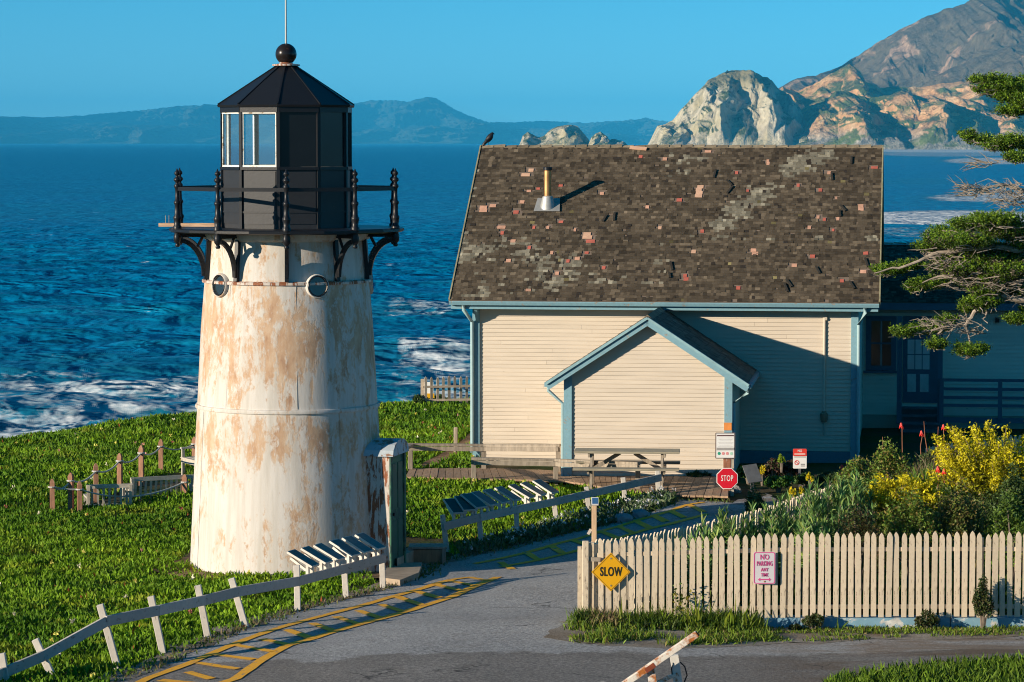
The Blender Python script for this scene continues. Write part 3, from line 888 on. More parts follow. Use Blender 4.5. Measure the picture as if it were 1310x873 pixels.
MB().lathe([(LR - .06, 5.93), (LR - .06, 5.95)], 10, a0=LA).build("lantern_floor", IRON_MATT, lh)
# lens pedestal stump inside
roof = MB().lathe([(1.13, 8.02), (1.20, 8.0), (1.215, 8.035), (.62, 8.43), (.19, 8.70), (.17, 8.72)], 10, a0=LA).build("roof", BLACK_IRON, lh)
for k in range(10):
    MB().bar(lv(k, 1.205, 8.05), lv(k, .19, 8.71), .028, .02).build("seam", BLACK_IRON, roof)
MB().lathe([(.17, 8.71), (.24, 8.72), (.24, 8.745), (.12, 8.76), (.10, 8.80)], 20).build("neck_flange", RUSTY, roof, True)
MB().lathe([(.02, 8.74)] + [(.185 * math.sin(t), 8.925 - .185 * math.cos(t)) for t in np.linspace(.1, math.pi - .05, 18)], 28).build("vent_ball", m_worn("black ball paint", (.016, .013, .013), (.11, .035, .02), -.02, 5, rough=.25, rand=0), roof, True)
MB().tube([(0, 0, 9.1), (0, 0, 10.6)], [.018, .012], 8).build("lightning_rod", m_plain("grey rod", (.38, .38, .37), .4, .05), roof)
# door vestibule on the right
vn = Vector((math.cos(R(13)), -math.sin(R(13)), 0)); vw = Vector((math.sin(R(13)), math.cos(R(13)), 0)); Z = Vector((0, 0, 1))
def vp(r_, w_, z_): return vn * r_ + vw * w_ + Z * z_
ves = MB().prism([vp(1.25, -.48, .0), vp(1.98, -.48, .0), vp(1.98, -.48, 2.02), vp(1.25, -.48, 2.02)], vw * .07).build("vestibule_wall", RUSTY, lh)
MB().prism([vp(1.25, .48, .0), vp(1.98, .48, .0), vp(1.98, .48, 2.02), vp(1.25, .48, 2.02)], -vw * .07).build("vestibule_wall", RUSTY, lh)
arcp = [vp(1.15, .54 * math.cos(t), 2.0 + .27 * math.sin(t)) for t in np.linspace(math.pi, 0, 9)]
MB().prism([arcp[0], *arcp[1:]], vn * .90).build("vestibule_roof", m_worn("grey roof sheet", (.40, .46, .50), (.3, .16, .1), .2, 4, rand=0), lh)
GREEN = m_worn("green door paint", (.055, .17, .10), (.03, .08, .06), .25, 5, (1, 1, .6), rand=0)
MB().prism([vp(1.975, -.5, .0), vp(1.975, -.40, .0), vp(1.975, -.40, 2.05), vp(1.975, -.5, 2.05)], vn * .03).build("door_jamb", GREEN, lh)
MB().prism([vp(1.975, .5, .0), vp(1.975, .40, .0), vp(1.975, .40, 2.05), vp(1.975, .5, 2.05)], vn * .03).build("door_jamb", GREEN, lh)
MB().prism([vp(1.975, -.40, 1.98), vp(1.975, .40, 1.98), vp(1.975, .40, 2.08), vp(1.975, -.40, 2.08)], vn * .028).build("door_head", GREEN, lh)
door = MB().prism([vp(1.93, -.40, .06), vp(1.93, .40, .06), vp(1.93, .40, 1.98), vp(1.93, -.40, 1.98)], vn * .045).build("door", GREEN, lh)
for w0, w1 in ((-.32, -.04), (.04, .32)):
    for z0, z1 in ((.2, .85), (1.05, 1.85)):
        MB().prism([vp(1.976, w0, z0), vp(1.976, w1, z0), vp(1.976, w1, z1), vp(1.976, w0, z1)], vn * .012).build("door_panel", m_plain("dark green panel", (.03, .10, .065), .55, .15), door)
MB().tube([vp(1.98, -.34, .98), vp(2.03, -.34, .98)], .03, 10).build("door_knob", BLACK_IRON, door)
# stone pad at the door, box bench beside it
CONC = m_plain("sandy concrete", (.36, .28, .20), .9, .22, 4, bump=.4)
pad = empty("door_step", gnd(520, 737)); tag(pad, "sandy concrete slab step in front of the green lighthouse door", "step")
qp = [gnd(498, 730), gnd(540, 729), gnd(536, 742), gnd(512, 752), gnd(488, 749)]
MB().prism([p - pad.location for p in qp], (0, 0, .13)).build("slab", CONC, pad)
MB().prism([p - pad.location for p in [gnd(500, 727), gnd(525, 718), gnd(531, 722), gnd(508, 734)]], (0, 0, .26)).build("upper_slab", CONC, pad)
bx0 = gnd(547, 724); bench = empty("box_step", bx0); tag(bench, "low weathered wooden box step standing against the ice plant right of the lighthouse door", "step")
MB().box((0, .3, .15), (.60, .5, .26)).build("box", WOOD_BROWN, bench, bevel=.01)
for i in range(3): MB().box((0, .13 + .18 * i, .31), (.68, .165, .035)).build("plank", WOOD_GREY, bench)
for s_ in (-1, 1): MB().box((.29 * s_, .035, .14), (.07, .03, .30)).build("leg", WOOD_GREY, bench)
# bird-spiked plank lying on the gallery
pl = empty("plank", TOWER + Vector((-1.6, -.15, 5.93)), R(-4)); tag(pl, "weathered pale wooden plank with spikes lying across the lighthouse gallery", "plank")
MB().box((-.05, 0, .035), (1.12, .16, .06)).build("board", m_plain("pale plank wood", (.50, .33, .21), .85, .35, 5, stretch=(1, 6, 6)), pl)  # pale weathered board
for x_ in (-.50, -.44, -.34): MB().tube([(x_, 0, .06), (x_, 0, .2)], .006, 5).build("spike", WOOD_GREY, pl)

# ================================================================== FOG SIGNAL HOUSE
PSI = R(7.3)
HL = 8.51                                              # facade length
HB = Vector((-.853, 69.0, g1(-.853, 69.0) - .02))
house = empty("house", HB, -PSI)
tag(house, "cream clapboard house with mossy brown shingle roof and blue trim", "house")
def board_mat(name, c):
    t = NT(name); v = t.coord("Object")
    n = t.noise(t.coord("Object", (.6, 1, 5)), 2.4, 5); chip = t.noise(t.coord("Object", (1.0, 1, 3.2)), 3.3, 7, .7)
    big = t.noise(v, .6, 3)
    m = t.math('MULTIPLY', t.ramp(chip, [(.655, 0.0), (.69, 1.0)]), t.ramp(big, [(.48, 0.0), (.6, 1.0)]))
    col = t.ramp(n, [(.3, cl(c, .93)), (.7, cl(c, 1.04))])
    col = t.mix(1.0, col, t.ramp(t.rnd(), [(0, .95), (1, 1.02)]), 'MULTIPLY')
    col = t.mix(m, col, (.26, .20, .14))
    t.set(**{"Base Color": col, "Roughness": .6, "Specular IOR Level": .3}); t.bump(t.noise(t.coord("Object", (.5, 1, 9)), 9, 3), .12, .004)
    return t.m
CREAM = board_mat("cream clapboard paint", (.61, .53, .43))
CREAM_D = m_plain("cream wall backing", (.48, .42, .34), .7, .06)
BLUEB = m_worn("dark blue base paint", (.10, .20, .26), (.2, .2, .2), .12, 6, rand=0)
def clap(x0, x1, x0t, x1t, z, h, parent, y=0.0, mat=CREAM):
    """one lapped board, thick lower edge; ends cut on a slope when x0t / x1t differ"""
    v = [(x0, y, z), (x1, y, z), (x1t, y, z + h), (x0t, y, z + h), (x0, y - .026, z), (x1, y - .026, z), (x1t, y - .008, z + h), (x0t, y - .008, z + h)]
    me = bpy.data.meshes.new("clapboard")
    me.from_pydata(v, [], [(4, 5, 6, 7), (0, 4, 7, 3), (1, 2, 6, 5), (0, 1, 5, 4), (3, 7, 6, 2), (0, 3, 2, 1)])
    return link("clapboard", me, mat, parent)
WT = 3.80                                               # wall top
RUN = 4.65; OH = .45; SL = .665
wall = MB().prism([(0, 0, 0), (HL, 0, 0), (HL, 0, WT + .1), (0, 0, WT + .1)], (0, .12, 0)).build("wall", CREAM_D, house)
EX = .0885
nb = int((WT - .35) / EX)
for i in range(nb):
    ends = [.1] + sorted(random.uniform(.6, HL - .6) for _ in range(random.choice((1, 2)))) + [HL - .1]
    for xa, xb in zip(ends, ends[1:]):
        if xb - xa > .05: clap(xa + .0015, xb - .0015, xa + .0015, xb - .0015, .35 + i * EX + random.uniform(-.0015, .0015), EX + .003, wall, 0)
zr = WT + (RUN) * SL
for x_, e_ in ((0, .12), (HL, -.12)):
    sw = MB().prism([(x_, .12, 0), (x_, 2 * RUN, 0), (x_, 2 * RUN, WT), (x_, RUN, zr), (x_, .12, WT + .08)], (e_, 0, 0)).build("wall", CREAM_D, house)
    for i in range(int((WT - .35) / .177)):
        s_ = -1 if x_ == 0 else 1
        z_ = .35 + i * .177
        MB().add([(x_, .1, z_), (x_, 2 * RUN, z_), (x_, 2 * RUN, z_ + .18), (x_, .1, z_ + .18), (x_ + s_ * .024, .1, z_), (x_ + s_ * .024, 2 * RUN, z_), (x_ + s_ * .008, 2 * RUN, z_ + .18), (x_ + s_ * .008, .1, z_ + .18)],
                 [(4, 5, 6, 7), (0, 4, 7, 3), (1, 2, 6, 5), (0, 1, 5, 4), (3, 7, 6, 2)]).build("clapboard", CREAM, sw)
MB().prism([(0, 2 * RUN, 0), (HL, 2 * RUN, 0), (HL, 2 * RUN, WT), (0, 2 * RUN, WT)], (0, -.12, 0)).build("wall", CREAM_D, house)
MB().box((6.9, -.015, .17), (HL - 6.9 + 1.6, .05, .34)).build("base_board", BLUEB, house)
for i in range(3): clap(.1, 2.6, .1, 2.6, .085 + i * EX, EX + .003, wall, 0)
for x_ in (.06, HL - .06):
    MB().box((x_, -.03, WT / 2 + .1), (.16, .08, WT - .05)).build("corner_board", TRIM_BLUE, house, bevel=.004)
MB().box((HL / 2, -.025, WT - .06), (HL - .24, .045, .2)).build("frieze", m_plain("cream frieze", (.72, .58, .40), .6, .08), house)
# roof
ER = WT - OH * SL + .10                                # underside height at the eave edge
SX = -.47; EXX = HL + .47
sl_len = math.hypot(RUN + OH, (RUN + OH) * SL)
vu = Vector((0, 1, SL)).normalized(); vnm = Vector((0, -SL, 1)).normalized()
eave0 = Vector((SX, -OH, ER))
deck = MB()
deck.prism([eave0, eave0 + Vector((EXX - SX, 0, 0)), eave0 + Vector((EXX - SX, 0, 0)) + vu * sl_len, eave0 + vu * sl_len], vnm * .06)
ridge_p = eave0 + vu * sl_len
eb = Vector((SX, 2 * RUN + OH, ER))
roof = deck.build("roof", m_plain("roof deck boards", (.17, .13, .10), .9, .2), house)
MB().prism([eb, eb + Vector((EXX - SX, 0, 0)), ridge_p + Vector((EXX - SX, .001, 0)), ridge_p + Vector((0, .001, 0))], Vector((0, SL, 1)).normalized() * .06).build("back_slope", m_plain("roof deck boards", (.17, .13, .10)), roof)

SHM = m_attr("weathered cedar shingle", .9, .2, 30, .0)
def shingles(name, o, ux, vy, nn, width, length, parent, colour, exp=.105, wmin=.05, wmax=.125, skip=None, th=.012, inside=None, seed=1):
    """courses of shingles on the plane o + u*ux + v*vy (unit vectors), NN = normal; colour(u, v, rng) -> (N,3)"""
    rg = np.random.default_rng(seed)
    us = []; vs = []; ws = []
    nc = int(length / exp)
    for c in range(nc):
        u = -rg.uniform(0, .1)
        while u < width:
            w = rg.uniform(wmin, wmax)
            us.append(max(u, 0)); ws.append(min(u + w, width) - max(u, 0) - .0008); vs.append(c * exp); u += w
    us = np.array(us); ws = np.array(ws); vs = np.array(vs)
    ok = ws > .02
    if inside is not None: ok &= inside(us, us + ws, vs)
    us, ws, vs = us[ok], ws[ok], vs[ok]
    N = len(us)
    col = colour(us + ws / 2, vs, rg)
    gone = skip(us + ws / 2, vs, rg) if skip else np.zeros(N, bool)
    us, ws, vs, col = us[~gone], ws[~gone], vs[~gone], col[~gone]; N = len(us)
    ux, vy, nn, o = (np.array(a) for a in (ux, vy, nn, o))
    j = rg.normal(0, .006, N) + .035 * rg.random(N) * (rg.random(N) < .12); lift = np.abs(rg.normal(0, .0012, N)) + .016 + .010 * (rg.random(N) < .03)
    tw = np.zeros(N)
    top = vs + exp * 1.5
    V = np.zeros((N, 8, 3))
    def pt(u, v, h): return o + u[:, None] * ux + v[:, None] * vy + h[:, None] * nn
    z0 = np.full(N, .004)
    lo = np.maximum(vs + j, 0)
    V[:, 0] = pt(us, lo + tw, lift - th); V[:, 1] = pt(us + ws, lo - tw, lift - th)
    V[:, 2] = pt(us + ws, top, z0); V[:, 3] = pt(us, top, z0)
    V[:, 4] = pt(us, lo + tw, lift); V[:, 5] = pt(us + ws, lo - tw, lift)
    V[:, 6] = pt(us + ws, top, z0 + .003); V[:, 7] = pt(us, top, z0 + .003)
    s = soup(name, V, [(4, 5, 6, 7), (0, 1, 5, 4), (1, 2, 6, 5), (3, 0, 4, 7)], SHM, parent, col)
    s["kind"] = "stuff"
    return s
def roof_px(u, v):
    """photo pixel of the main roof's u, v (for placing the patches where the photograph has them)"""
    return 578 + 42 * (v / sl_len) + u / (EXX - SX) * (549 - 38 * v / sl_len), 377 - 193 * v / sl_len
def roof_col(u, v, rg):
    N = len(u); px, py = roof_px(u, v)
    base = np.array([.084, .066, .045]); k = rg.lognormal(0, .30, N)[:, None]
    k = k * (.65 + .7 * vnoise(u * 3.0, np.round(v / .105) * 5.77, 64))[:, None]
    c = base * k * (1 + .35 * (fbm(u * 1.1, v * 1.4, 61) - .5)[:, None])
    # silvery newer bands where the surface has split away
    n = fbm(px / 26, py / 11, 71, 4)
    def band(x0, y0, x1, y1, w):
        dx, dy = x1 - x0, y1 - y0; L = math.hypot(dx, dy)
        tt = np.clip(((px - x0) * dx + (py - y0) * dy) / L ** 2, 0, 1)
        return np.exp(-(((px - x0 - tt * dx) ** 2 + (py - y0 - tt * dy) ** 2) / w ** 2))
    m = .95 * band(1010, 215, 1065, 195, 11) + .9 * band(925, 285, 985, 245, 15) + .62 * band(590, 320, 690, 315, 17) + .45 * band(600, 370, 800, 345, 16) + .5 * band(860, 215, 900, 195, 18) \
        + .5 * band(900, 303, 1125, 303, 4) + .45 * band(690, 335, 740, 330, 14) + .4 * band(590, 330, 612, 220, 8) + .22 * band(850, 340, 880, 310, 25)
    run = vnoise(u * 4.2, np.round(v / .105) * 7.31, 65)
    m = np.clip(.85 * m + .5 * (n - .5) - .03, 0, 1)
    pale = np.array([.20, .182, .135]) * rg.lognormal(0, .3, N)[:, None]
    sel = ((.75 * run + .25 * rg.random(N)) < m * 1.05)[:, None]
    c = np.where(sel, pale, c)
    moss = (rg.random(N) < .002 + .04 * band(700, 345, 720, 320, 18))[:, None]
    c = np.where(moss, np.array([.16, .135, .06]) * k, c)
    dk = (rg.random(N) < .03)[:, None]
    return np.where(dk, np.array([.035, .028, .022]), c)
PATCH = []                                               # u0, v0, nu, nv : holes where the pink underlay shows
PXP = [(677, 222, 13, 6), (684, 216, 8, 5), (900, 243, 10, 17), (757, 299, 13, 7), (620, 266, 12, 8), (760, 306, 14, 4), (634, 262, 9, 4), (664, 270, 8, 6), (645, 289, 12, 4), (646, 296, 5, 5), (660, 306, 7, 4),
       (687, 289, 4, 4), (705, 289, 4, 4), (722, 282, 6, 3), (740, 292, 4, 4), (693, 240, 5, 3), (681, 243, 7, 3), (722, 236, 6, 3), (775, 246, 6, 4), (825, 198, 6, 4), (856, 201, 6, 6), (874, 254, 7, 6), (833, 263, 6, 4), (849, 289, 5, 4),
       (892, 318, 6, 5), (881, 349, 6, 8), (968, 318, 8, 7), (949, 361, 6, 5), (1020, 334, 7, 4), (1043, 323, 8, 4), (1106, 263, 7, 7), (1110, 319, 7, 4), (1107, 341, 8, 4), (1121, 212, 9, 3), (1064, 219, 6, 4), (1053, 241, 5, 4), (1050, 275, 5, 4),
       (1058, 278, 5, 4), (1039, 288, 5, 4), (1025, 235, 5, 4), (986, 205, 4, 7), (947, 219, 5, 4), (911, 191, 9, 3), (903, 293, 6, 4), (680, 365, 8, 3), (755, 320, 5, 3), (743, 327, 8, 4), (731, 330, 5, 4), (717, 345, 5, 6), (777, 338, 6, 4),
       (654, 330, 7, 4), (681, 314, 4, 4), (710, 320, 5, 4), (1080, 352, 6, 4), (1075, 277, 4, 4), (1069, 291, 4, 3), (1073, 251, 3, 3), (961, 242, 4, 3), (672, 257, 8, 4)]
def inv_roof(px, py):
    v = (377 - py) / 193 * sl_len
    u = (px - 578 - 42 * v / sl_len) / (549 - 38 * v / sl_len) * (EXX - SX)
    return u, v
for (px_, py_, w_, h_) in PXP:
    u, v = inv_roof(px_, py_); PATCH.append((u, v, w_ / 57.0 * .92, h_ / 31.5 * .92))
def roof_skip(u, v, rg):
    g = rg.random(len(u)) < .006
    for pu, pv, pw, ph in PATCH: g |= (np.abs(u - pu) < pw / 2 + .05) & (np.abs(v + .05 - pv) < ph / 2 + .04)
    return g
rx = Vector((1, 0, 0)); ro = eave0 + vnm * .06
shingles("shingles", ro, rx, vu, vnm, EXX - SX, sl_len, roof, roof_col, skip=roof_skip, seed=3)
PINK = [m_plain("bare pink underlay", (.60, .33, .22), .8, .18, 9, rand=.15), m_plain("bare red underlay", (.50, .13, .09), .8, .18, 9, rand=.15), m_plain("bare tan wood", (.62, .38, .25), .8, .15, 9, rand=.1)]
for i, (pu, pv, pw, ph) in enumerate(PATCH):
    m_ = PINK[2] if i < 4 or i in (23, 24) else PINK[i % 2]
    nr = max(1, round(ph / .122))
    for r_ in range(nr):
        jit = random.uniform(-.05, .05) if nr > 1 else 0
        c_ = ro + rx * (pu + jit) + vu * (pv + (r_ - (nr - 1) / 2) * .122) + vnm * .007
        mb = MB(); e1 = rx * (pw / 2 * random.uniform(.8, 1.1)); e2 = vu * (min(ph, .122 * 1.02) / 2)
        mb.prism([c_ - e1 - e2, c_ + e1 - e2, c_ + e1 + e2, c_ - e1 + e2], vnm * .008).build("bare_patch", m_, roof)
# loose, split shingles lifting out of the roof
for (px_, py_) in ((1068, 229), (941, 236), (935, 246), (1085, 268), (1078, 275), (1092, 208), (776, 282), (862, 350), (865, 341), (1017, 360), (1012, 366), (1052, 344), (1113, 336), (1096, 362), (918, 226), (790, 281)):
    u, v = inv_roof(px_, py_); c_ = ro + rx * u + vu * v
    a_ = Vector((random.uniform(-.15, .15), 0, 0))
    MB().bar(c_ + vnm * .03, c_ + vu * random.uniform(.18, .34) + a_ + vnm * .035, .045, .03, vnm).build("lifted_shingle", m_plain("dark split shingle", (.03, .026, .02), .9, .3), roof)
# ridge caps
nr = 34
CAPM = m_plain("pale ridge shingle", (.26, .21, .14), .9, .3, 8, rand=.35)
for i in range(nr):
    u0 = (EXX - SX) * i / nr; u1 = (EXX - SX) * (i + 1.08) / nr if i < nr - 1 else EXX - SX
    c0 = ridge_p + vnm * .06 + rx * u0
    h = random.uniform(.0, .02)
    top = Vector((0, .03, .018 + h))
    back = Vector((0, 1, -SL)).normalized() * .17
    fv = -vu * random.uniform(.05, .08) + vnm * .02
    e = rx * (u1 - u0); dz = Vector((0, 0, .018))
    v_ = [c0 + fv, c0 + e + fv + dz, c0 + e + top + dz, c0 + top, c0 + e + back + top + dz, c0 + back + top]
    mb = MB().add([Vector(p) for p in v_] + [Vector(p) - Vector((0, 0, .02)) for p in v_], [(0, 1, 2, 3), (3, 2, 4, 5), (6, 9, 8, 7), (9, 11, 10, 8), (0, 6, 7, 1), (1, 7, 8, 2), (2, 8, 10, 4), (5, 11, 9, 3), (3, 9, 6, 0), (4, 10, 11, 5)])
    mb.build("ridge_cap", CAPM, roof)
MB().bar(ridge_p + rx * 3.55 + vnm * .10 - vu * .1, ridge_p + rx * 3.95 + vnm * .10 - vu * .16, .1, .03, vnm).build("loose_ridge_board", PINK[2], roof)
# rake trims, gutter, fascia
for x_ in (SX - .012, EXX + .012):
    MB().bar(eave0 + Vector((x_ - SX, 0, .02)), ridge_p + Vector((x_ - SX, 0, .02)), .03, .15, vnm).build("rake_board", m_plain("mossy rake edge", (.30, .27, .16), .9, .3), roof)
    MB().bar(eb + Vector((x_ - SX, 0, .02)), ridge_p + Vector((x_ - SX, 0, .02)), .03, .15, Vector((0, SL, 1))).build("rake_board", m_plain("mossy rake edge", (.30, .27, .16)), roof)
MB().box(((SX + EXX) / 2, -OH + .02, ER - .06), (EXX - SX - .04, .03, .17)).build("fascia", TRIM_BLUE, house)
gp = [(0, 0), (-.02, -.09), (-.10, -.09), (-.13, -.02), (-.13, 0), (-.11, 0), (-.105, -.02), (-.085, -.07), (-.03, -.07), (-.015, 0)]
MB().prism([(SX, -OH + .0 + a, ER + .035 + b) for a, b in gp], (EXX - SX, 0, 0)).build("gutter", TRIM_BLUE, house)
MB().prism([(SX + .02, -OH + .03, ER - .13), (EXX - .02, -OH + .03, ER - .13), (EXX - .02, .0, ER - .13), (SX + .02, .0, ER - .13)], (0, 0, .03)).build("soffit", m_plain("blue soffit", (.22, .34, .38), .6), house)
# downspouts
for x_, sx_ in ((-.02, -1), (HL + .03, 1)):
    MB().tube([(x_ - .14 * -sx_, -OH - .05, ER - .06), (x_ - .14 * -sx_, -OH - .03, ER - .16), (x_, -.12, ER - .45), (x_, -.12, .35), (x_ + .0, -.22, .25)], .042, 10).build("downspout", m_plain("pale blue downspout", (.30, .45, .48), .5, .08), house, True)
# eave brackets at the corners
MB().prism([(.06, -.02, ER - .15), (.06, -OH + .05, ER - .15), (.06, -.02, ER - .5)], (.06, 0, 0)).build("eave_bracket", TRIM_BLUE, house)
# flood light, conduit, meter
fl = MB().box((.42, -.05, WT - .28), (.50, .04, .16)).build("lamp_board", CREAM_D, house)
MB().tube([(.58, -.09, WT - .28), (.60, -.2, WT - .31)], [.03, .055], 10).build("flood_light", m_plain("grey lamp", (.2, .19, .18), .4), fl)
cx = HL - .72
MB().tube([(cx, -.05, WT - .5), (cx, -.05, 1.15)], .025, 8).build("conduit", CREAM, house, True)
MB().box((cx + .03, -.045, WT - .5), (.05, .05, .12)).build("conduit_cap", CREAM_D, house)
MB().lathe([(.06, -.12), (.085, -.06), (.085, .06), (.03, .12)], 12, c=(cx, -.09, 1.12)).build("meter", m_plain("brass meter", (.22, .18, .12), .45), house, True)
MB().tube([(cx, -.05, 1.0), (cx, -.05, .7)], .02, 6).build("conduit_tail", CREAM_D, house)
# stove pipe
u, v = inv_roof(705, 263)
pb = ro + rx * u + vu * v
CU = NT("copper brown flue"); CU.set(**{"Base Color": CU.ramp(CU.noise(CU.coord(), 3, 4), [(.3, (.36, .17, .06)), (.7, (.55, .31, .13))]), "Metallic": .6, "Roughness": .42}); CU = CU.m
ZINC = m_plain("zinc flashing", (.42, .42, .40), .5, .15, 4, metal=.4)
chim = MB().tube([pb + Vector((0, 0, .12)), pb + Vector((0, 0, .86))], .085, 20).build("stove_pipe", CU, house, True)
MB().lathe([(.19, -.06), (.155, .10), (.12, .24), (.09, .26)], 20, c=pb).build("cone", ZINC, chim, True)
MB().prism([pb - rx * .3 - vu * .22 + vnm * .035, pb + rx * .3 - vu * .22 + vnm * .035, pb + rx * .26 + vu * .3 + vnm * .035, pb - rx * .26 + vu * .3 + vnm * .035], vnm * .012).build("flashing", ZINC, chim)
MB().lathe([(.09, 0), (.105, .01), (.105, .07), (.09, .08)], 20, c=pb + Vector((0, 0, .84))).build("cap", BLACK_IRON, chim, True)
# ---- the little gabled porch
PW = 3.52; PD = 3.55; PX = None
def hx(px, py_, yy):
    """house-local x of a pixel column on the plane local y = YY"""
    c, s = math.cos(PSI), math.sin(PSI)
    k = (px - 655) / F
    # world x = HB.x + c*lx + s*yy ; world y = HB.y - s*lx + c*yy ; x = k*y
    return (k * (HB.y + c * yy) - HB.x - s * yy) / (c + k * s)
px0 = hx(724, 0, -PD); px1 = hx(936, 0, -PD); pc = (hx(828, 0, -PD)); hw = (px1 - px0) / 2; pc = (px0 + px1) / 2
PSL = .655
pk_z = CAMH - (404 - 182) * (HB.y - PD - .3) / F - HB.z                # front peak of the porch roof
poh = .36; eav = pk_z - (hw + poh) * PSL
wtop = pk_z - hw * PSL - .13
porch = MB().prism([(px0, -PD, 0), (px1, -PD, 0), (px1, -PD, wtop), (pc, -PD, pk_z - .13), (px0, -PD, wtop)], (0, .1, 0)).build("porch", CREAM_D, house)
for x_, s_ in ((px0, 1), (px1, -1)):
    MB().prism([(x_, -PD + .1, 0), (x_, -.03, 0), (x_, -.03, wtop), (x_, -PD + .1, wtop)], (.1 * s_, 0, 0)).build("side_wall", CREAM, porch)
z_ = .12; 
while z_ < pk_z - .2:
    def half(zq): return hw - .07 if zq <= wtop else max(.03, (pk_z - .14 - zq) / PSL)
    a, b = min(half(z_), hw - .07), min(half(z_ + EX), hw - .07)
    clap(pc - a, pc + a, pc - b, pc + b, z_, EX + .003, porch, -PD)
    z_ += EX
for x_ in (px0 + .05, px1 - .05):
    MB().box((x_, -PD - .03, wtop / 2 + .02), (.17, .07, wtop + .04)).build("corner_board", TRIM_BLUE, porch, bevel=.004)
MB().box((px1 - .06, -PD - .068, 1.2), (.16, .012, .16)).build("orange_patch", m_plain("orange primer", (.62, .22, .05), .7, .2), porch)
MB().box((pc, -PD - .02, .05), (2 * hw, .05, .1)).build("base_board", TRIM_BLUE, porch)
yf, yb = -PD - .22, -.02
for s_ in (-1, 1):
    e = Vector((pc + s_ * (hw + poh), yf, eav)); pk = Vector((pc, yf, pk_z))
    d = (pk - e).normalized(); nn = Vector((-s_ * -PSL * -1, 0, 1)); nn = Vector((s_ * PSL, 0, 1)).normalized()
    ln = (pk - e).length
    sl = MB().prism([e, pk, pk + Vector((0, yb - yf, 0)), e + Vector((0, yb - yf, 0))], nn * -.05).build("roof_slope", m_plain("porch roof boards", (.3, .26, .2), .9), porch)
    if s_ < 0: oo, uu = e + nn * .002, Vector((0, 1, 0))
    else: oo, uu = e + nn * .002, Vector((0, 1, 0))
    def pcol(u, v, rg):
        return np.array([.13, .115, .09]) * rg.lognormal(0, .3, len(u))[:, None]
    shingles("shingles", oo, uu, d, nn, yb - yf, ln, porch, pcol, seed=20 + s_, exp=.118)
    MB().bar(e + Vector((0, -.012, -.09)) + d * -.02, pk + Vector((0, -.012, -.09)), .03, .17, nn).build("barge_board", TRIM_BLUE, porch)
    MB().bar(e + Vector((0, -.04, -.025)) + d * -.03, pk + Vector((0, -.04, -.025)), .06, .05, nn).build("barge_mould", m_plain("lit blue moulding", (.24, .40, .44), .55), porch)  # light on the moulding painted in as a paler trim blue
    MB().box((e.x + s_ * .02, (yf + yb) / 2, eav - .07), (.10, yb - yf, .09)).build("gutter", TRIM_BLUE, porch)
    x_c = (px0 - .03) if s_ < 0 else (px1 + .03)
    MB().tube([(e.x, yf + .12, eav - .1), (e.x, yf + .12, eav - .2), (x_c + s_ * .03, -PD - .02, eav - .48), (x_c + s_ * .03, -PD - .02, .1)] if s_ < 0 else [(e.x, yf + .12, eav - .1), (e.x, yf + .12, eav - .2), (x_c + .03, -PD + .02, eav - .42), (x_c + .03, -PD + .06, .1)], .035, 8).build("downspout", m_plain("pale blue downspout", (.30, .45, .48)), porch, True)
for i in range(18):
    y0 = yf + (yb - yf) * i / 18
    MB().prism([(pc - .11, y0, pk_z - .045), (pc, y0, pk_z + .045), (pc + .11, y0, pk_z - .045), (pc, y0, pk_z + .02)], (0, (yb - yf) / 18 * 1.0 - .004, 0)).build("ridge_cap", CAPM, porch)

# ================================================================== SHADED WING BEHIND
WB = at(1103, 545, 75.0); WB.z = .45
wing = empty("wing_building", WB, -PSI)
tag(wing, "low shaded clapboard building with blue window, glazed door and railed steps behind the cream house", "building")
WL = 7.5
SHADE_CREAM = board_mat("lightened wing cream", (.84, .74, .63))  # house cream raised, fill light for the shaded wing put into the paint
WING_TRIM = m_plain("shaded blue wing trim", (.07, .13, .19), .6, .1, rand=.06)  # house trim blue darkened, the wing's shade put into the paint
def wz(py, d=75.0): return CAMH - (py - 182) * d / F - WB.z
wt = wz(396)
ww = MB().prism([(-.6, 0, 0), (WL, 0, 0), (WL, 0, wt), (-.6, 0, wt)], (0, .1, 0)).build("wall", CREAM_D, wing)
i = 0
z_ = .35
while z_ < wt - .1:
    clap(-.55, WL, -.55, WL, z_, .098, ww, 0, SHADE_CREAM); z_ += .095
def wx(px): return (px - 1103) * 75.0 / F
# window
w0, w1, z0, z1 = wx(1107), wx(1146), wz(474), wz(404)
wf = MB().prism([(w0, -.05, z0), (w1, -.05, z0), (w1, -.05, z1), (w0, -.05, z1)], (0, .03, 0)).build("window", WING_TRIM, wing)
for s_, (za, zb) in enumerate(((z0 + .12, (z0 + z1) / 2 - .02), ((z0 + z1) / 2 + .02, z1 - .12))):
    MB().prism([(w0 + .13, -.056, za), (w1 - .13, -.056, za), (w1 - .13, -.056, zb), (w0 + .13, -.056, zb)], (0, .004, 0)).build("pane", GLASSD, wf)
    MB().box(((w0 + w1) / 2, -.06, (za + zb) / 2), (.035, .012, zb - za)).build("glazing_bar", m_plain("greyed sash", (.3, .33, .36), .6), wf)
MB().box(((w0 + w1) / 2, -.09, z0 - .03), (w1 - w0 + .1, .1, .05)).build("sill", WING_TRIM, wf)
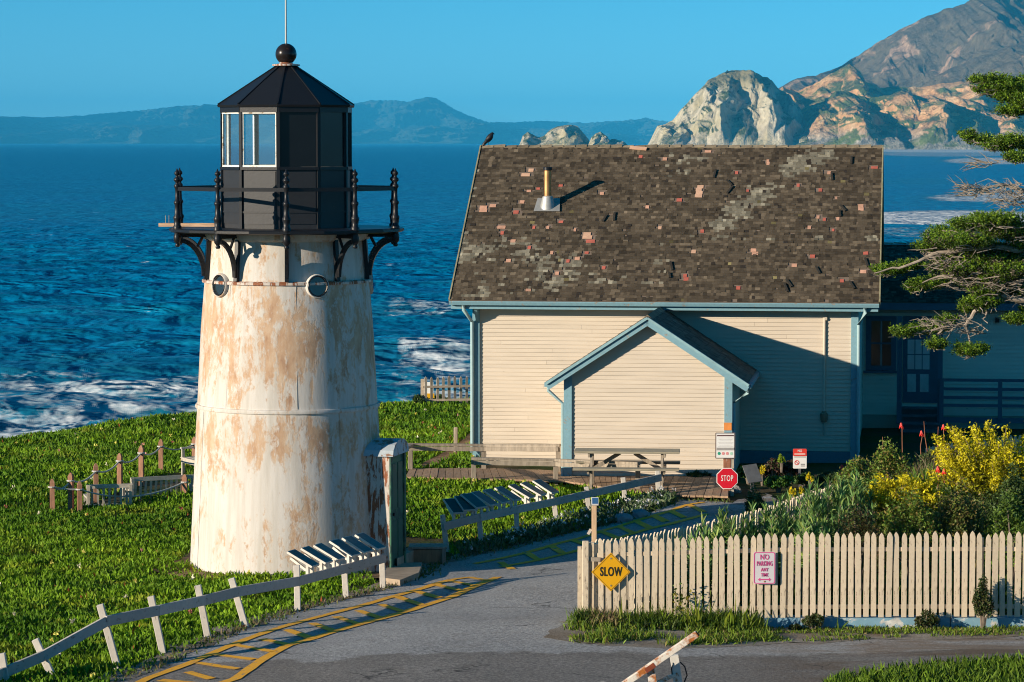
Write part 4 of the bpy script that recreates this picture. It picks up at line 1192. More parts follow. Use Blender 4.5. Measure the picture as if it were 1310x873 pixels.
# door with porch post
d0, d1, dz0, dz1 = wx(1154), wx(1199), wz(515), wz(404)
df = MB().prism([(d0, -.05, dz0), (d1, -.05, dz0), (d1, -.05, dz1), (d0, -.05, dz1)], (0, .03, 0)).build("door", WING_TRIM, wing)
dx0, dx1 = wx(1160), wx(1188)
MB().prism([(dx0, -.06, wz(472)), (dx1, -.06, wz(472)), (dx1, -.06, wz(434)), (dx0, -.06, wz(434))], (0, .008, 0)).build("pane", m_plain("pale curtained glass", (.66, .66, .66), .2, .1, 3), df)
for i in (1, 2): MB().box((dx0 + (dx1 - dx0) * i / 3, -.064, wz(453)), (.02, .01, wz(434) - wz(472))).build("glazing_bar", WING_TRIM, df)
MB().box(((dx0 + dx1) / 2, -.064, wz(453)), (dx1 - dx0, .01, .02)).build("glazing_bar", WING_TRIM, df)
for a_, b_ in ((1160, 1171), (1176, 1187)):
    MB().prism([(wx(a_), -.06, wz(501)), (wx(b_), -.06, wz(501)), (wx(b_), -.06, wz(478)), (wx(a_), -.06, wz(478))], (0, .008, 0)).build("door_panel", m_plain("pale door panel", (.60, .58, .56), .5), df)
for px_ in (1150, 1201): MB().box((wx(px_), -.9, wz(470)), (.12, .12, wz(404) - wz(540))).build("porch_post", WING_TRIM, wing)
for i in range(4):
    MB().box(((d0 + d1) / 2, -.35 - .27 * i, dz0 - .1 - .16 * i), (d1 - d0 + .1, .30, .05)).build("step", m_plain("dark step", (.10, .14, .17), .7), wing)
    MB().box(((d0 + d1) / 2, -.22 - .27 * i, dz0 - .2 - .16 * i), (d1 - d0 + .1, .03, .16)).build("riser", m_plain("dark step", (.10, .14, .17), .7), wing)
# deck railing
for py_ in (485.5, 497, 508, 518): MB().box((wx(1290), -1.0, wz(py_, 74)), (wx(1380) - wx(1200), .05, .07)).build("rail", WING_TRIM, wing)
for px_ in (1203, 1276, 1340): MB().box((wx(px_), -1.0, wz(510, 74)), (.10, .07, wz(485, 74) - wz(538, 74))).build("rail_post", WING_TRIM, wing)
MB().box((wx(1290), -.95, wz(537, 74)), (wx(1380) - wx(1200), .1, .12)).build("deck_edge", WING_TRIM, wing)
MB().box((wx(1273), -.08, wz(408)), (.1, .12, .12)).build("wall_lamp", BLACK_IRON, wing)
# roof
re0 = Vector((-.9, -.5, wz(387, 74.3))); rr_ = Vector((-.9, 2.8, wz(312, 78.0)))
wv = (rr_ - re0); wl_ = wv.length; wv.normalize(); wnn = Vector((0, -wv.z, wv.y))
wr = MB().prism([re0, re0 + Vector((WL + 1.4, 0, 0)), rr_ + Vector((WL + 1.4, 0, 0)), rr_], -wnn * .06).build("roof", m_plain("roof deck boards", (.17, .13, .10)), wing)
def wcol(u, v, rg): return np.array([.085, .068, .05]) * rg.lognormal(0, .35, len(u))[:, None]
shingles("shingles", re0, Vector((1, 0, 0)), wv, wnn, WL + 1.4, wl_, wr, wcol, seed=44)
MB().prism([rr_, rr_ + Vector((WL + 1.4, 0, 0)), rr_ + Vector((WL + 1.4, 3.3, -2.1)), rr_ + Vector((0, 3.3, -2.1))], (0, 0, -.06)).build("back_slope", m_plain("roof deck boards", (.17, .13, .10)), wr)
for i in range(28):
    MB().box(rr_ + Vector((.17 + i * .32, 0, .03)), (.315, .26, .03), Matrix.Rotation(R(random.uniform(-3, 3)), 3, 'Y')).build("ridge_cap", CAPM, wr)
MB().box((WL / 2 - .2, re0.y - .03, re0.z - .1), (WL + 1.3, .05, .16)).build("fascia", WING_TRIM, wing)
MB().box((-.55, WL * .5, wt * .5), (.1, WL, wt)).build("wall", CREAM_D, wing)

# ================================================================== FENCES, RAILS AND PANELS
def text_mesh(txt, size, align='CENTER', sx=1.0, bold=0.0, ext=.002):
    cu = bpy.data.curves.new("lettering", 'FONT'); cu.body = txt; cu.size = size; cu.align_x = align; cu.align_y = 'CENTER'
    cu.extrude = ext; cu.offset = bold * .3; cu.space_character = 1.12
    o = bpy.data.objects.new("lettering", cu); COL.objects.link(o)
    dg = bpy.context.evaluated_depsgraph_get()
    me = bpy.data.meshes.new_from_object(o.evaluated_get(dg))
    bpy.data.objects.remove(o); bpy.data.curves.remove(cu)
    # stand it up in the x-z plane, reading from -y
    for v in me.vertices:
        x, y, z = v.co; v.co = (x * sx, -z, y)
    me.materials.clear()
    return me
def lettering(txt, size, mat, parent, loc, sx=1.0, bold=0.0, align='CENTER'):
    o = link("lettering", text_mesh(txt, size, align, sx, bold), mat, parent); o.location = loc
    return o

# ---- rail fences with tilted panels
def rail_fence(label, posts, rails, rail_off, pname="rail_fence", group=None, w=.095, rh=.145):
    """posts: ((top px), (base px)); rails: list of px points along the rail centre, matched to post indices"""
    b0 = gnd(*posts[0][1]); root = empty(pname, b0)
    tag(root, label, "fence", group)
    bases = []
    for (tx, ty), (bx, by) in posts:
        b = gnd(bx, by); t = at(tx, ty, b.y + .02); bases.append((b, t))
        d = (t - b)
        mb = MB(); mb.bar(b - d.normalized() * .2 - b0, t - b0, w, w, (0, 1, 0)); mb.build("post", RAIL_WHITE, root, bevel=.008)
    prev = None; pts = []
    for i, (rx_, ry_) in rails:
        b, t = bases[i]; k = 0
        p = at(rx_, ry_, b.y + rail_off[1]); pts.append(p)
    for a, b in zip(pts, pts[1:]):
        d = (b - a).normalized()
        MB().bar(a - d * .01 - b0, b + d * -.012 - b0, .045, rh).build("rail", m_worn("shaded rail paint", (.50, .46, .42), (.30, .25, .21), .04, 5, (2, 2, 4), rand=.15), root, bevel=.004)  # the rails' shaded grey is put into a duller white than the posts
    return root, pts
posts1 = [((-60, 872), (-52, 905)), ((2, 836), (9, 880)), ((45, 818), (68, 868)), ((128, 773.5), (151, 856)), ((193, 763), (209, 838)), ((253, 749), (266.5, 818.6)), ((296, 740), (315, 805)), ((379.5, 723), (381, 784)), ((440, 722), (443, 767)), ((488.5, 713), (490, 754.5))]
f1, rp1 = rail_fence("low white rail fence with leaning posts along the road, running to the lighthouse door", posts1,
                     [(0, (-60, 893)), (1, (2, 862)), (2, (56, 839)), (3, (136, 795)), (4, (203, 781)), (5, (262, 768)), (6, (305, 757)), (7, (381, 744)), (8, (441, 728)), (9, (493, 714))], (0, -.07))
posts2 = [((566, 659), (572, 706)), ((613, 660), (616, 702)), ((660, 650), (662, 687)), ((709, 641), (711.5, 668)), ((750, 623), (754, 658)), ((797, 611), (800, 645)), ((841, 602.6), (842.5, 637))]
f2, rp2 = rail_fence("white rail fence carrying tilted panels beside the hatched path below the boardwalk", posts2,
                     [(0, (568, 674)), (1, (614, 662)), (2, (661, 652)), (3, (710, 642)), (4, (753, 632)), (5, (799, 622)), (6, (846, 611))], (0, -.07))
PANEL_FACE = NT("printed panel face"); p_ = PANEL_FACE
v_ = p_.coord("Object", (1, 1, 1)); n_ = p_.noise(v_, 9, 2, .5)
blocks = p_.node("ShaderNodeTexBrick"); blocks.inputs["Scale"].default_value = 5.2; blocks.inputs["Color1"].default_value = (.010, .045, .048, 1); blocks.inputs["Color2"].default_value = (.055, .07, .055, 1); blocks.inputs["Mortar"].default_value = (.012, .03, .03, 1); blocks.inputs["Bias"].default_value = -.2
p_.link(v_, blocks.inputs["Vector"])
cc = p_.mix(p_.ramp(n_, [(.45, 0.0), (.6, .6)]), blocks.outputs["Color"], (.008, .06, .055))
cc = p_.mix(1.0, cc, p_.ramp(p_.rnd(), [(0, .6), (1, 1.5)]), 'MULTIPLY')
p_.set(**{"Base Color": cc, "Roughness": .3, "Specular IOR Level": .5}); PANEL_FACE = p_.m
PANEL_EDGE = m_plain("white panel edge", (.62, .58, .52), .55, .1, rand=.06)
def make_panel():
    root = empty("interpretive_panel", (0, 0, 0))
    # local x: along the rail; local y: away from the road (high end); tilt about x
    m = Matrix.Rotation(R(27), 3, 'X')
    L_, Wd = .48, .29
    c = m @ Vector((0, L_ / 2, 0)) + Vector((0, -.03, .10))
    b = MB().box(c, (Wd, L_, .034), m).build("board", PANEL_EDGE, root)
    f = MB().box(c + m @ Vector((0, 0, .0185)), (Wd - .03, L_ - .03, .003), m).build("printed_face", PANEL_FACE, root)
    for x_ in (-.08, .08):
        MB().box((x_, .07, .03), (.045, .045, .18)).build("support", PANEL_EDGE, root)
    MB().bar((-.08, .09, .04), (-.08, .36, .22), .04, .04).build("strut", PANEL_EDGE, root)
    return root
def copy_tree(o, parent=None):
    c = o.copy(); COL.objects.link(c); c.parent = parent
    for ch in o.children: copy_tree(ch, c)
    return c
proto = None
def place_panels(pts, pxs, label_fn, group, gap=None):
    global proto
    f, L = polyline(pts)
    for i, px in enumerate(pxs):
        # find the parameter whose point shows at this column
        best = min(np.linspace(0, 1, 600), key=lambda s: abs(655 + F * f(s).x / f(s).y - px))
        p = f(best); q = f(min(1, best + .02)); 
        d = (f(min(1, best + .03)) - f(max(0, best - .03))); d.z = 0; d.normalize()
        o = make_panel() if proto is None else copy_tree(proto)
        if proto is None: proto = o
        o.location = p + Vector((0, 0, .075))
        o.rotation_euler = (0, 0, math.atan2(d.y, d.x) + random.uniform(-.03, .03))
        tag(o, label_fn(i), "panel", group)
ORD = ["first", "second", "third", "fourth", "fifth", "sixth", "seventh", "eighth", "ninth"]
place_panels(rp1, [400, 417, 433, 453, 469, 485], lambda i: f"{ORD[i]} tilted dark panel from the left on the rail in front of the lighthouse", "panels on the rail by the lighthouse")
place_panels(rp2, [587, 601, 615, 631, 646, 661, 679, 694, 709], lambda i: f"{ORD[i]} tilted dark panel from the left on the rail below the boardwalk", "panels on the rail below the boardwalk")

# ---- boardwalk handrails
def handrail(name, label, posts, rails, rw=.14, rh=.09):
    b0 = gnd(*posts[0][1]); root = empty(name, b0); tag(root, label, "railing")
    B = []
    for (tx, ty), (bx, by) in posts:
        b = gnd(bx, by); t = at(tx, ty, b.y); B.append((b, t))
        MB().bar(b - Vector((0, 0, .1)) - b0, t - b0, .10, .10, (0, 1, 0)).build("post", WOOD_GREY, root, bevel=.006)
    for a, b in rails:
        pa = B[a][1] if isinstance(a, int) else a; pb_ = B[b][1] if isinstance(b, int) else b
        d = (pb_ - pa).normalized()
        MB().bar(pa - d * .05 + Vector((0, 0, .02)) - b0, pb_ + d * .05 + Vector((0, 0, .02)) - b0, rw, .05).build("top_rail", WOOD_GREY, root)
        MB().bar(pa + Vector((0, -.06, -.06)) - b0, pb_ + Vector((0, -.06, -.06)) - b0, .04, rh).build("side_rail", WOOD_GREY, root)
    return root
h1 = handrail("handrail", "grey wooden handrail on the house side of the boardwalk, bending toward the lighthouse", [((525, 570), (525, 607)), ((619, 571), (619, 606)), ((714, 571), (714, 610))], [(0, 1), (1, 2)])
pA = at(525, 570, gnd(525, 607).y); pB = at(509, 578, 60.5)
MB().bar(pA - h1.location, pB - h1.location, .14, .06).build("top_rail", WOOD_GREY, h1)
MB().bar(Vector((pB.x, pB.y, g1(pB.x, pB.y) - .1)) - h1.location, pB - h1.location, .10, .10, (0, 1, 0)).build("post", WOOD_GREY, h1)
handrail("handrail", "grey wooden handrail on the road side of the boardwalk, ending before the picnic table", [((606, 588), (606, 620)), ((711, 590), (711, 620)), ((816, 594), (816, 632))], [(0, 1), (1, 2)])
stub = gnd(583, 580); MB().bar((0, 0, -.1), (0.0, 0, .60), .09, .09).build("stub_post", WOOD_GREY, tag(empty("path_post", stub), "short grey wooden post beside the dirt path left of the house", "post"), bevel=.02)

# ---- picnic table
pt = gnd(803, 620); pt.y = 63.2; pt.x = (803 - 655) / F * 63.2; pt.z = g1(pt.x, pt.y) + .1
tb = empty("picnic_table", pt, R(-4)); tag(tb, "weathered grey wooden picnic table with attached benches in front of the porch", "table")
TG = m_plain("greenish grey table wood", (.30, .27, .20), .85, .25, 3, rand=.15, stretch=(1, 7, 7))
for i in range(4): MB().box((0, -.27 + .18 * i, .74), (2.15, .168, .045)).build("top_plank", TG, tb, bevel=.004)
for s_ in (-1, 1):
    for k in range(2): MB().box((0, s_ * (.62 + .15 * k), .44), (2.15, .14, .045)).build("seat_plank", TG, tb, bevel=.004)
for s_ in (-1, 1):
    for q_ in (-1, 1): MB().bar((s_ * .72, q_ * .55, 0), (s_ * .72, q_ * .2, .72), .05, .12, (0, 1, 0)).build("leg", WOOD_GREY, tb)
    MB().bar((s_ * .77, -.76, .38), (s_ * .77, .76, .38), .04, .09).build("seat_bearer", WOOD_GREY, tb)
    MB().bar((s_ * .77, -.33, .68), (s_ * .77, .33, .68), .04, .09).build("top_bearer", WOOD_GREY, tb)
    MB().bar((s_ * .70, 0, .36), (s_ * .15, 0, .70), .04, .08).build("brace", WOOD_GREY, tb)

# ---- picket fences
def picket_mesh(w, h, th=.022):
    pts = [(-w / 2, 0), (w / 2, 0), (w / 2, h - w * 1.0), (w * .33, h - w * .42), (0, h), (-w * .33, h - w * .42), (-w / 2, h - w * 1.0)]
    me = MB().prism([(x, 0, z) for x, z in pts], (0, th, 0)).mesh("picket")
    return me
def picket_fence(name, label, line, pitch, w, h, mat, over=0.0, rails=(.22, .92), rail_h=.06, gap=None, base=None, postevery=24, top=None):
    f, L = polyline(line)
    root = empty(name, f(0)); tag(root, label, "fence")
    me = picket_mesh(w, h); me.materials.append(mat)
    n = int(L / pitch)
    for i in range(n):
        p = f((i + .5) / n); d = f(min(1, (i + .9) / n)) - f(max(0, (i + .1) / n)); a = math.atan2(d.y, d.x)
        if gap and gap(i, n): continue
        o = link("picket", me, None, root)
        o.location = p - root.location + Vector((0, 0, random.uniform(-.012, .012)))
        o.rotation_euler = (random.uniform(-.012, .012), random.uniform(-.012, .012), a + random.uniform(-.03, .03))
        o.scale = (random.uniform(.93, 1.06), 1, random.uniform(.985, 1.015))
    segs = max(1, int(L / 2.4))
    for s in range(segs):
        a, b = f(s / segs), f((s + 1) / segs); d = (b - a).normalized(); nn = Vector((-d.y, d.x, 0)).normalized() * .045
        for rz in rails:
            MB().bar(a + nn + Vector((0, 0, h * rz)) - root.location, b + nn + Vector((0, 0, h * rz)) - root.location, .04, rail_h).build("rail", mat, root)
        MB().bar(a + nn * 2.2 + Vector((0, 0, -.1)) - root.location, a + nn * 2.2 + Vector((0, 0, h * .93)) - root.location, .09, .09, (0, 1, 0)).build("post", mat, root)
    return root
def flat_top(py0, x0, y0, x1, y1, n=14): pass
FY = 45.0
fence_line = [at(px, py, FY) for px, py in ((764, 797), (900, 795), (1010, 790), (1150, 789), (1310, 789.5), (1500, 790))]
fh = at(900, 687, FY).z - at(900, 795, FY).z
pf = picket_fence("picket_fence", "long cream picket fence along the road carrying the yellow and no parking signs", fence_line, 9.68 / F * FY, .079, fh, PICKET, rails=(.12, .80))
# corner post pair
cp = at(749, 798, FY)
mb = MB(); mb.box(cp + Vector((.0, 0, fh * .49)) - pf.location, (.095, .095, fh * .98)); mb.build("corner_post", PICKET, pf, bevel=.01)
mb = MB(); mb.box(at(757, 797, FY + .25) + Vector((.0, 0, fh * .48)) - pf.location, (.09, .09, fh * .96)); mb.build("corner_post", PICKET, pf, bevel=.01)
mb = MB(); mb.bar(at(747, 715, FY) - pf.location, at(768, 716, FY) - pf.location, .05, .06); mb.build("gate_latch", WOOD_GREY, pf)
# side fence running back up the path
side_px = [(750, 693, 45.15), (802, 687, 45.9), (861, 678, 46.9), (922, 664, 48.2), (978, 651, 49.6), (1018, 636, 51.2), (1045, 627, 52.4), (1073, 619, 53.5)]
sl_ = []
for px, py, D in side_px:
    t_ = at(px, py, D); sl_.append(Vector((t_.x, t_.y, t_.z - 1.12)))
picket_fence("picket_fence", "cream picket fence curving from the corner post back up beside the hatched path", sl_, .098, .066, 1.12, PICKET, rails=(.15, .8))
# short run at the top of the garden
sl3 = [at(1190, 580, 60.0), at(1215, 577, 60.0), at(1250, 572, 60.3), at(1310, 566, 60.6), at(1400, 560, 61)]
sl3 = [Vector((p.x, p.y, p.z - .75)) for p in sl3]
picket_fence("picket_fence", "small pale picket fence half hidden behind the yellow shrub", sl3, .095, .06, .9, PICKET)
# gate pickets at the cliff edge
gl_ = [gnd(541, 520), gnd(605, 518), gnd(640, 518)]
sea_f = picket_fence("picket_fence", "weathered picket fence with a sign at the cliff edge left of the house", gl_, .17, .075, .82, m_plain("bleached pickets", (.44, .36, .27), .85, .25, rand=.2), rails=(.2, .66), gap=lambda i, n: i in (8,))
# ---- painted low wall under the front fence
WALLB = m_worn("flaking blue wall paint", (.20, .36, .46), (.55, .55, .52), .12, 3, (1, 1, 1.6), rand=0)
wl0 = at(985, 791, FY); lw = empty("low_wall", wl0); tag(lw, "low concrete wall with flaking blue paint under the picket fence", "wall")
a = at(978, 791, FY - .03) - wl0; b = at(1510, 791, FY - .03) - wl0
MB().prism([a, b, b + Vector((0, 0, -.5)), a + Vector((0, 0, -.5))], (0, .3, 0)).build("wall", WALLB, lw)
c_ = at(1216, 790, FY - .036) - wl0
MB().box(c_ + Vector((0, 0, -.1)), (.012, .012, .22)).build("joint", m_plain("dark joint", (.05, .05, .05)), lw)
a = at(760, 799, FY + .02) - wl0; b = at(982, 795, FY + .02) - wl0
MB().prism([a, b, b + Vector((0, 0, -.4)), a + Vector((0, 0, -.4))], (0, .2, 0)).build("footing", m_plain("grey stained footing", (.30, .29, .27), .9, .35, 5), lw)
for i in range(16):
    px = 765 + i * 13.5 + random.uniform(-4, 4); p = at(px, 799 + random.uniform(0, 4), FY - .04) - wl0
    MB().box(p, (random.uniform(.06, .16), .08, random.uniform(.05, .1)), Matrix.Rotation(random.uniform(-.3, .3), 3, 'Y')).build("stone", m_plain("grey stained footing", (.30, .29, .27)), lw, bevel=.015)

# ================================================================== SIGNS
def board_poly(name, pts, th, mat, parent, y=0.0): return MB().prism([(x, y, z) for x, z in pts], (0, th, 0)).build(name, mat, parent)
def rrect(w, h, r, n=5):
    o = []
    for cx, cz, a0 in ((w / 2 - r, h / 2 - r, 0), (-w / 2 + r, h / 2 - r, 90), (-w / 2 + r, -h / 2 + r, 180), (w / 2 - r, -h / 2 + r, 270)):
        for k in range(n + 1):
            t = R(a0 + 90 * k / n); o.append((cx + r * math.cos(t), cz + r * math.sin(t)))
    return o
S_YEL = m_plain("sign yellow", (.70, .36, .008), .4, .06, 3, bump=0); S_BLK = m_plain("sign black", (.02, .02, .018), .5, .05, bump=0)
S_WHT = m_plain("sign white", (.80, .80, .78), .45, .05, 3, bump=0); S_RED = m_plain("sign red", (.62, .012, .03), .4, .06, 3, bump=0)
S_MAG = m_plain("faded sign crimson", (.60, .07, .24), .45, .1, 3, bump=0); S_GRY = m_plain("sign grey print", (.34, .33, .32), .5, .1, bump=0)
S_DRED = m_plain("sign bright red", (.70, .05, .035), .4, .06, 3, bump=0); S_GRN = m_plain("sign green", (.03, .33, .20), .5, .06, bump=0); S_PINK = m_plain("sign pink", (.72, .30, .30), .5, .08, bump=0); S_MINT = m_plain("sign mint", (.42, .68, .52), .5, .06, bump=0)
STEEL = m_plain("galvanised steel", (.33, .32, .30), .5, .15, 6, metal=.4)
S_LGREY = m_plain("sign pale print", (.62, .62, .62), .5, .05, bump=0)
# SLOW
c = at(781.5, 732, FY - .06); sg = empty("slow_sign", c, 0); tag(sg, "yellow diamond sign reading SLOW on the picket fence", "sign")
hd = 25.2 * FY / F
board_poly("plate", [(hd, 0), (.0, hd), (-hd, 0), (0, -hd)], .006, S_YEL, sg)
for k in range(4):
    pts = [Vector((hd * .93, 0, 0)), Vector((0, 0, hd * .93)), Vector((-hd * .93, 0, 0)), Vector((0, 0, -hd * .93))]
    MB().bar(pts[k] + Vector((0, -.002, 0)), pts[(k + 1) % 4] + Vector((0, -.002, 0)), .002, .007, (0, 0, 1)).build("border", m_plain("sign worn border", (.30, .17, .02), .5, bump=0), sg)
lettering("SLOW", .185, S_BLK, sg, (0, -.004, 0), .58, .012)
for z_ in (.2, -.2): MB().box((0, -.004, z_), (.02, .006, .02)).build("bolt", STEEL, sg)
# NO PARKING
c = at(978, 726.8, FY - .05); sg = empty("no_parking_sign", c); tag(sg, "white sign with crimson print reading no parking any time on the picket fence", "sign")
sw, shh = 28.5 * FY / F, 42 * FY / F
board_poly("plate", rrect(sw, shh, .03), .005, m_plain("faded sign white", (.58, .57, .60), .5, .06, 3, bump=0), sg)
ring_o = rrect(sw * .96, shh * .97, .028); ring_i = rrect(sw * .885, shh * .92, .022)
n_ = len(ring_o)
MB().add([(x, -.003, z) for x, z in ring_o] + [(x, -.003, z) for x, z in ring_i], [(i, (i + 1) % n_, n_ + (i + 1) % n_, n_ + i) for i in range(n_)]).build("border", S_MAG, sg)
k_ = FY / F
for txt, py, size, sx_ in (("NO", 713.0, .105, .78), ("PARKING", 721.3, .094, .55), ("ANY", 729.2, .074, .66), ("TIME", 735.9, .070, .66)):
    lettering(txt, size, S_MAG, sg, (0, -.004, (726.8 - py) * k_), sx_, .003)
zc = (726.8 - 741.8) * k_
board_poly("arrow", [(-.095, zc), (-.065, zc + .026), (-.065, zc + .009), (.065, zc + .009), (.065, zc + .026), (.095, zc), (.065, zc - .026), (.065, zc - .009), (-.065, zc - .009), (-.065, zc - .026)], .002, S_MAG, sg, -.004)
MB().box((0, -.004, .19), (.02, .006, .02)).build("bolt", STEEL, sg); MB().box((0, -.004, -.2), (.02, .006, .02)).build("bolt", m_plain("rusty bolt", (.35, .16, .05)), sg)
# STOP sign and notice on one timber post
SD = 62.2; sb = at(930, 640, SD); sb.z = g1(sb.x, SD)
sp = empty("stop_sign", sb); tag(sp, "red octagonal sign reading STOP below a white notice on one timber post", "sign")
def sz(py): return at(655, py, SD).z - sb.z
MB().box((0, .06, sz(560) / 2), (.14, .1, sz(560))).build("post", m_worn("peeling post", (.55, .45, .36), (.33, .14, .08), .5, 5, (2, 2, .7), rand=0), sp)
MB().box((.10, .06, sz(572) / 2), (.08, .08, sz(572))).build("post", m_plain("pale post", (.48, .43, .34), .8, .2), sp)
r_ = 13.6 * SD / F / math.cos(R(22.5)); cz = sz(612.3); cx = 0
oc = [(r_ * math.cos(R(22.5 + 45 * k)), cz + r_ * math.sin(R(22.5 + 45 * k))) for k in range(8)]
board_poly("octagon_rim", oc, .006, S_WHT, sp, -.012)
board_poly("octagon_face", [(x * .93, cz + (z - cz) * .93) for x, z in oc], .005, S_RED, sp, -.016)
lettering("STOP", .165, S_WHT, sp, (0, -.019, cz), .58, .003)
nw, nh = 25.5 * SD / F, 33.5 * SD / F; ncz = sz(570.3); nx = -.04
fr_ = MB().prism([(x + nx, -.01, z + ncz) for x, z in rrect(nw, nh, .02)], (0, .01, 0)).build("notice_frame", m_plain("brown notice frame", (.16, .12, .11), .6), sp)
MB().box((nx, -.013, ncz), (nw * .9, .006, nh * .93)).build("notice_sheet", S_WHT, fr_)
MB().box((nx, -.018, ncz + nh * .39), (nw * .84, .004, nh * .05)).build("heading", m_plain("dark heading print", (.12, .07, .07), .5, bump=0), fr_)
for i in range(7): MB().box((nx, -.0175, ncz + nh * (.30 - .055 * i)), (nw * (.78 - .1 * (i % 3)), .003, nh * .018)).build("text_line", S_LGREY, fr_)
MB().box((nx, -.018, ncz - nh * .125), (nw * .88, .004, nh * .10)).build("grey_band", S_GRY, fr_)
for i, m_ in enumerate((S_GRN, S_PINK, S_PINK, S_MINT)):
    cx_ = nx + nw * (-.31 + .205 * i)
    board_poly("pictogram", [(cx_ + .031 * math.cos(t), ncz - nh * .30 + .031 * math.sin(t)) for t in np.linspace(0, 2 * math.pi, 14, endpoint=False)], .003, m_, fr_, -.019)
# red and white notice on a stake
D2 = 63.6; nb_ = at(1023, 628, D2); nb_.z = g1(nb_.x, D2)
ns = empty("notice_sign", nb_); tag(ns, "small red and white notice on a stake in front of the shaded house wall", "sign")
def nz(py): return at(655, py, D2).z - nb_.z
w_, h_ = 17.5 * D2 / F, 25.5 * D2 / F; zc = nz(587)
MB().box((0, .03, zc / 2), (.05, .04, zc)).build("stake", m_plain("dark stake", (.10, .10, .11)), ns)
board_poly("plate", [(x, z + zc) for x, z in rrect(w_, h_, .02)], .006, S_WHT, ns)
board_poly("red_header", [(x, z + zc + h_ * .315) for x, z in rrect(w_, h_ * .37, .02)], .003, S_DRED, ns, -.004)
lettering("NO", .07, S_WHT, ns, (0, -.007, zc + h_ * .39), .8, .003)
MB().box((0, -.006, zc + h_ * .235), (w_ * .8, .003, h_ * .07)).build("header_line", m_plain("pale red print", (.80, .50, .46), bump=0), ns)
for i, k in enumerate((.10, .05)): MB().box((0, -.002, zc + h_ * k), (w_ * .82, .003, h_ * .022)).build("text_line", S_GRY, ns)
nn_ = 20
ring = [(-w_ * .22 + .05 * math.cos(2 * math.pi * k / nn_), zc - h_ * .2 + .05 * math.sin(2 * math.pi * k / nn_)) for k in range(nn_)]
ri = [(-w_ * .22 + .036 * math.cos(2 * math.pi * k / nn_), zc - h_ * .2 + .036 * math.sin(2 * math.pi * k / nn_)) for k in range(nn_)]
MB().add([(x, -.004, z) for x, z in ring + ri], [(i, (i + 1) % nn_, nn_ + (i + 1) % nn_, nn_ + i) for i in range(nn_)]).build("prohibition_ring", S_DRED, ns)
MB().bar((-w_ * .22 - .03, -.004, zc - h_ * .2 + .03), (-w_ * .22 + .03, -.004, zc - h_ * .2 - .03), .003, .012, (0, 0, 1)).build("prohibition_bar", S_DRED, ns)
for z_ in (-.28, -.37): MB().box((w_ * .22, -.002, zc + h_ * z_), (w_ * .3, .003, h_ * .035)).build("text_line", S_BLK, ns)
# tilted reading panel in the bed
D3 = 62.2; b_ = at(962, 640, D3); b_.z = g1(b_.x, D3)
rpn = empty("reading_panel", b_, R(12)); tag(rpn, "dark grey tilted reading panel on a post beside the STOP sign", "panel")
zc = at(655, 606, D3).z - b_.z
MB().box((0, 0, zc / 2 - .05), (.06, .06, zc)).build("post", m_plain("dark stake", (.10, .10, .11)), rpn)
m_ = Matrix.Rotation(R(52), 3, 'X') @ Matrix.Rotation(R(8), 3, 'Z')
MB().box((0, -.02, zc), (.30, .42, .025), m_).build("board", m_plain("grey metal panel", (.12, .125, .13), .35, .2, 8), rpn)
# solar post by the fence corner
D4 = 46.4; b_ = at(760, 760, D4); b_.z = g1(b_.x, D4)
so = empty("solar_post", b_); tag(so, "slim wooden post topped by a small tilted solar panel by the fence corner", "post")
zt = at(655, 645, D4).z - b_.z
MB().box((0, 0, zt / 2), (.075, .075, zt)).build("post", m_plain("orange brown post", (.52, .36, .22), .8, .25, 4, stretch=(4, 4, 1)), so, bevel=.006)
m_ = Matrix.Rotation(R(50), 3, 'X')
hd_ = MB().box((0.01, -.01, zt + .04), (.105, .13, .03), m_).build("panel_frame", S_WHT, so)
MB().box(Vector((0.01, -.01, zt + .04)) + m_ @ Vector((0, 0, .017)), (.085, .11, .004), m_).build("solar_cell", m_plain("blue solar cell", (.04, .12, .26), .2, .1, bump=0), hd_)
MB().box((-.07, -.0, zt - .42), (.04, .03, .09), Matrix.Rotation(R(30), 3, 'Y')).build("junction_box", m_plain("pale box", (.5, .45, .38)), so)
# sign board on the cliff fence
sgb = gnd(548, 519); e_ = empty("cliff_sign", sgb + Vector((0, -.12, 0))); tag(e_, "small white and yellow warning board on the cliff edge picket fence", "sign")
MB().box((0, 0, .54), (.30, .02, .34)).build("white_board", S_WHT, e_); MB().box((.06, -.012, .30), (.24, .02, .14)).build("yellow_board", S_YEL, e_)

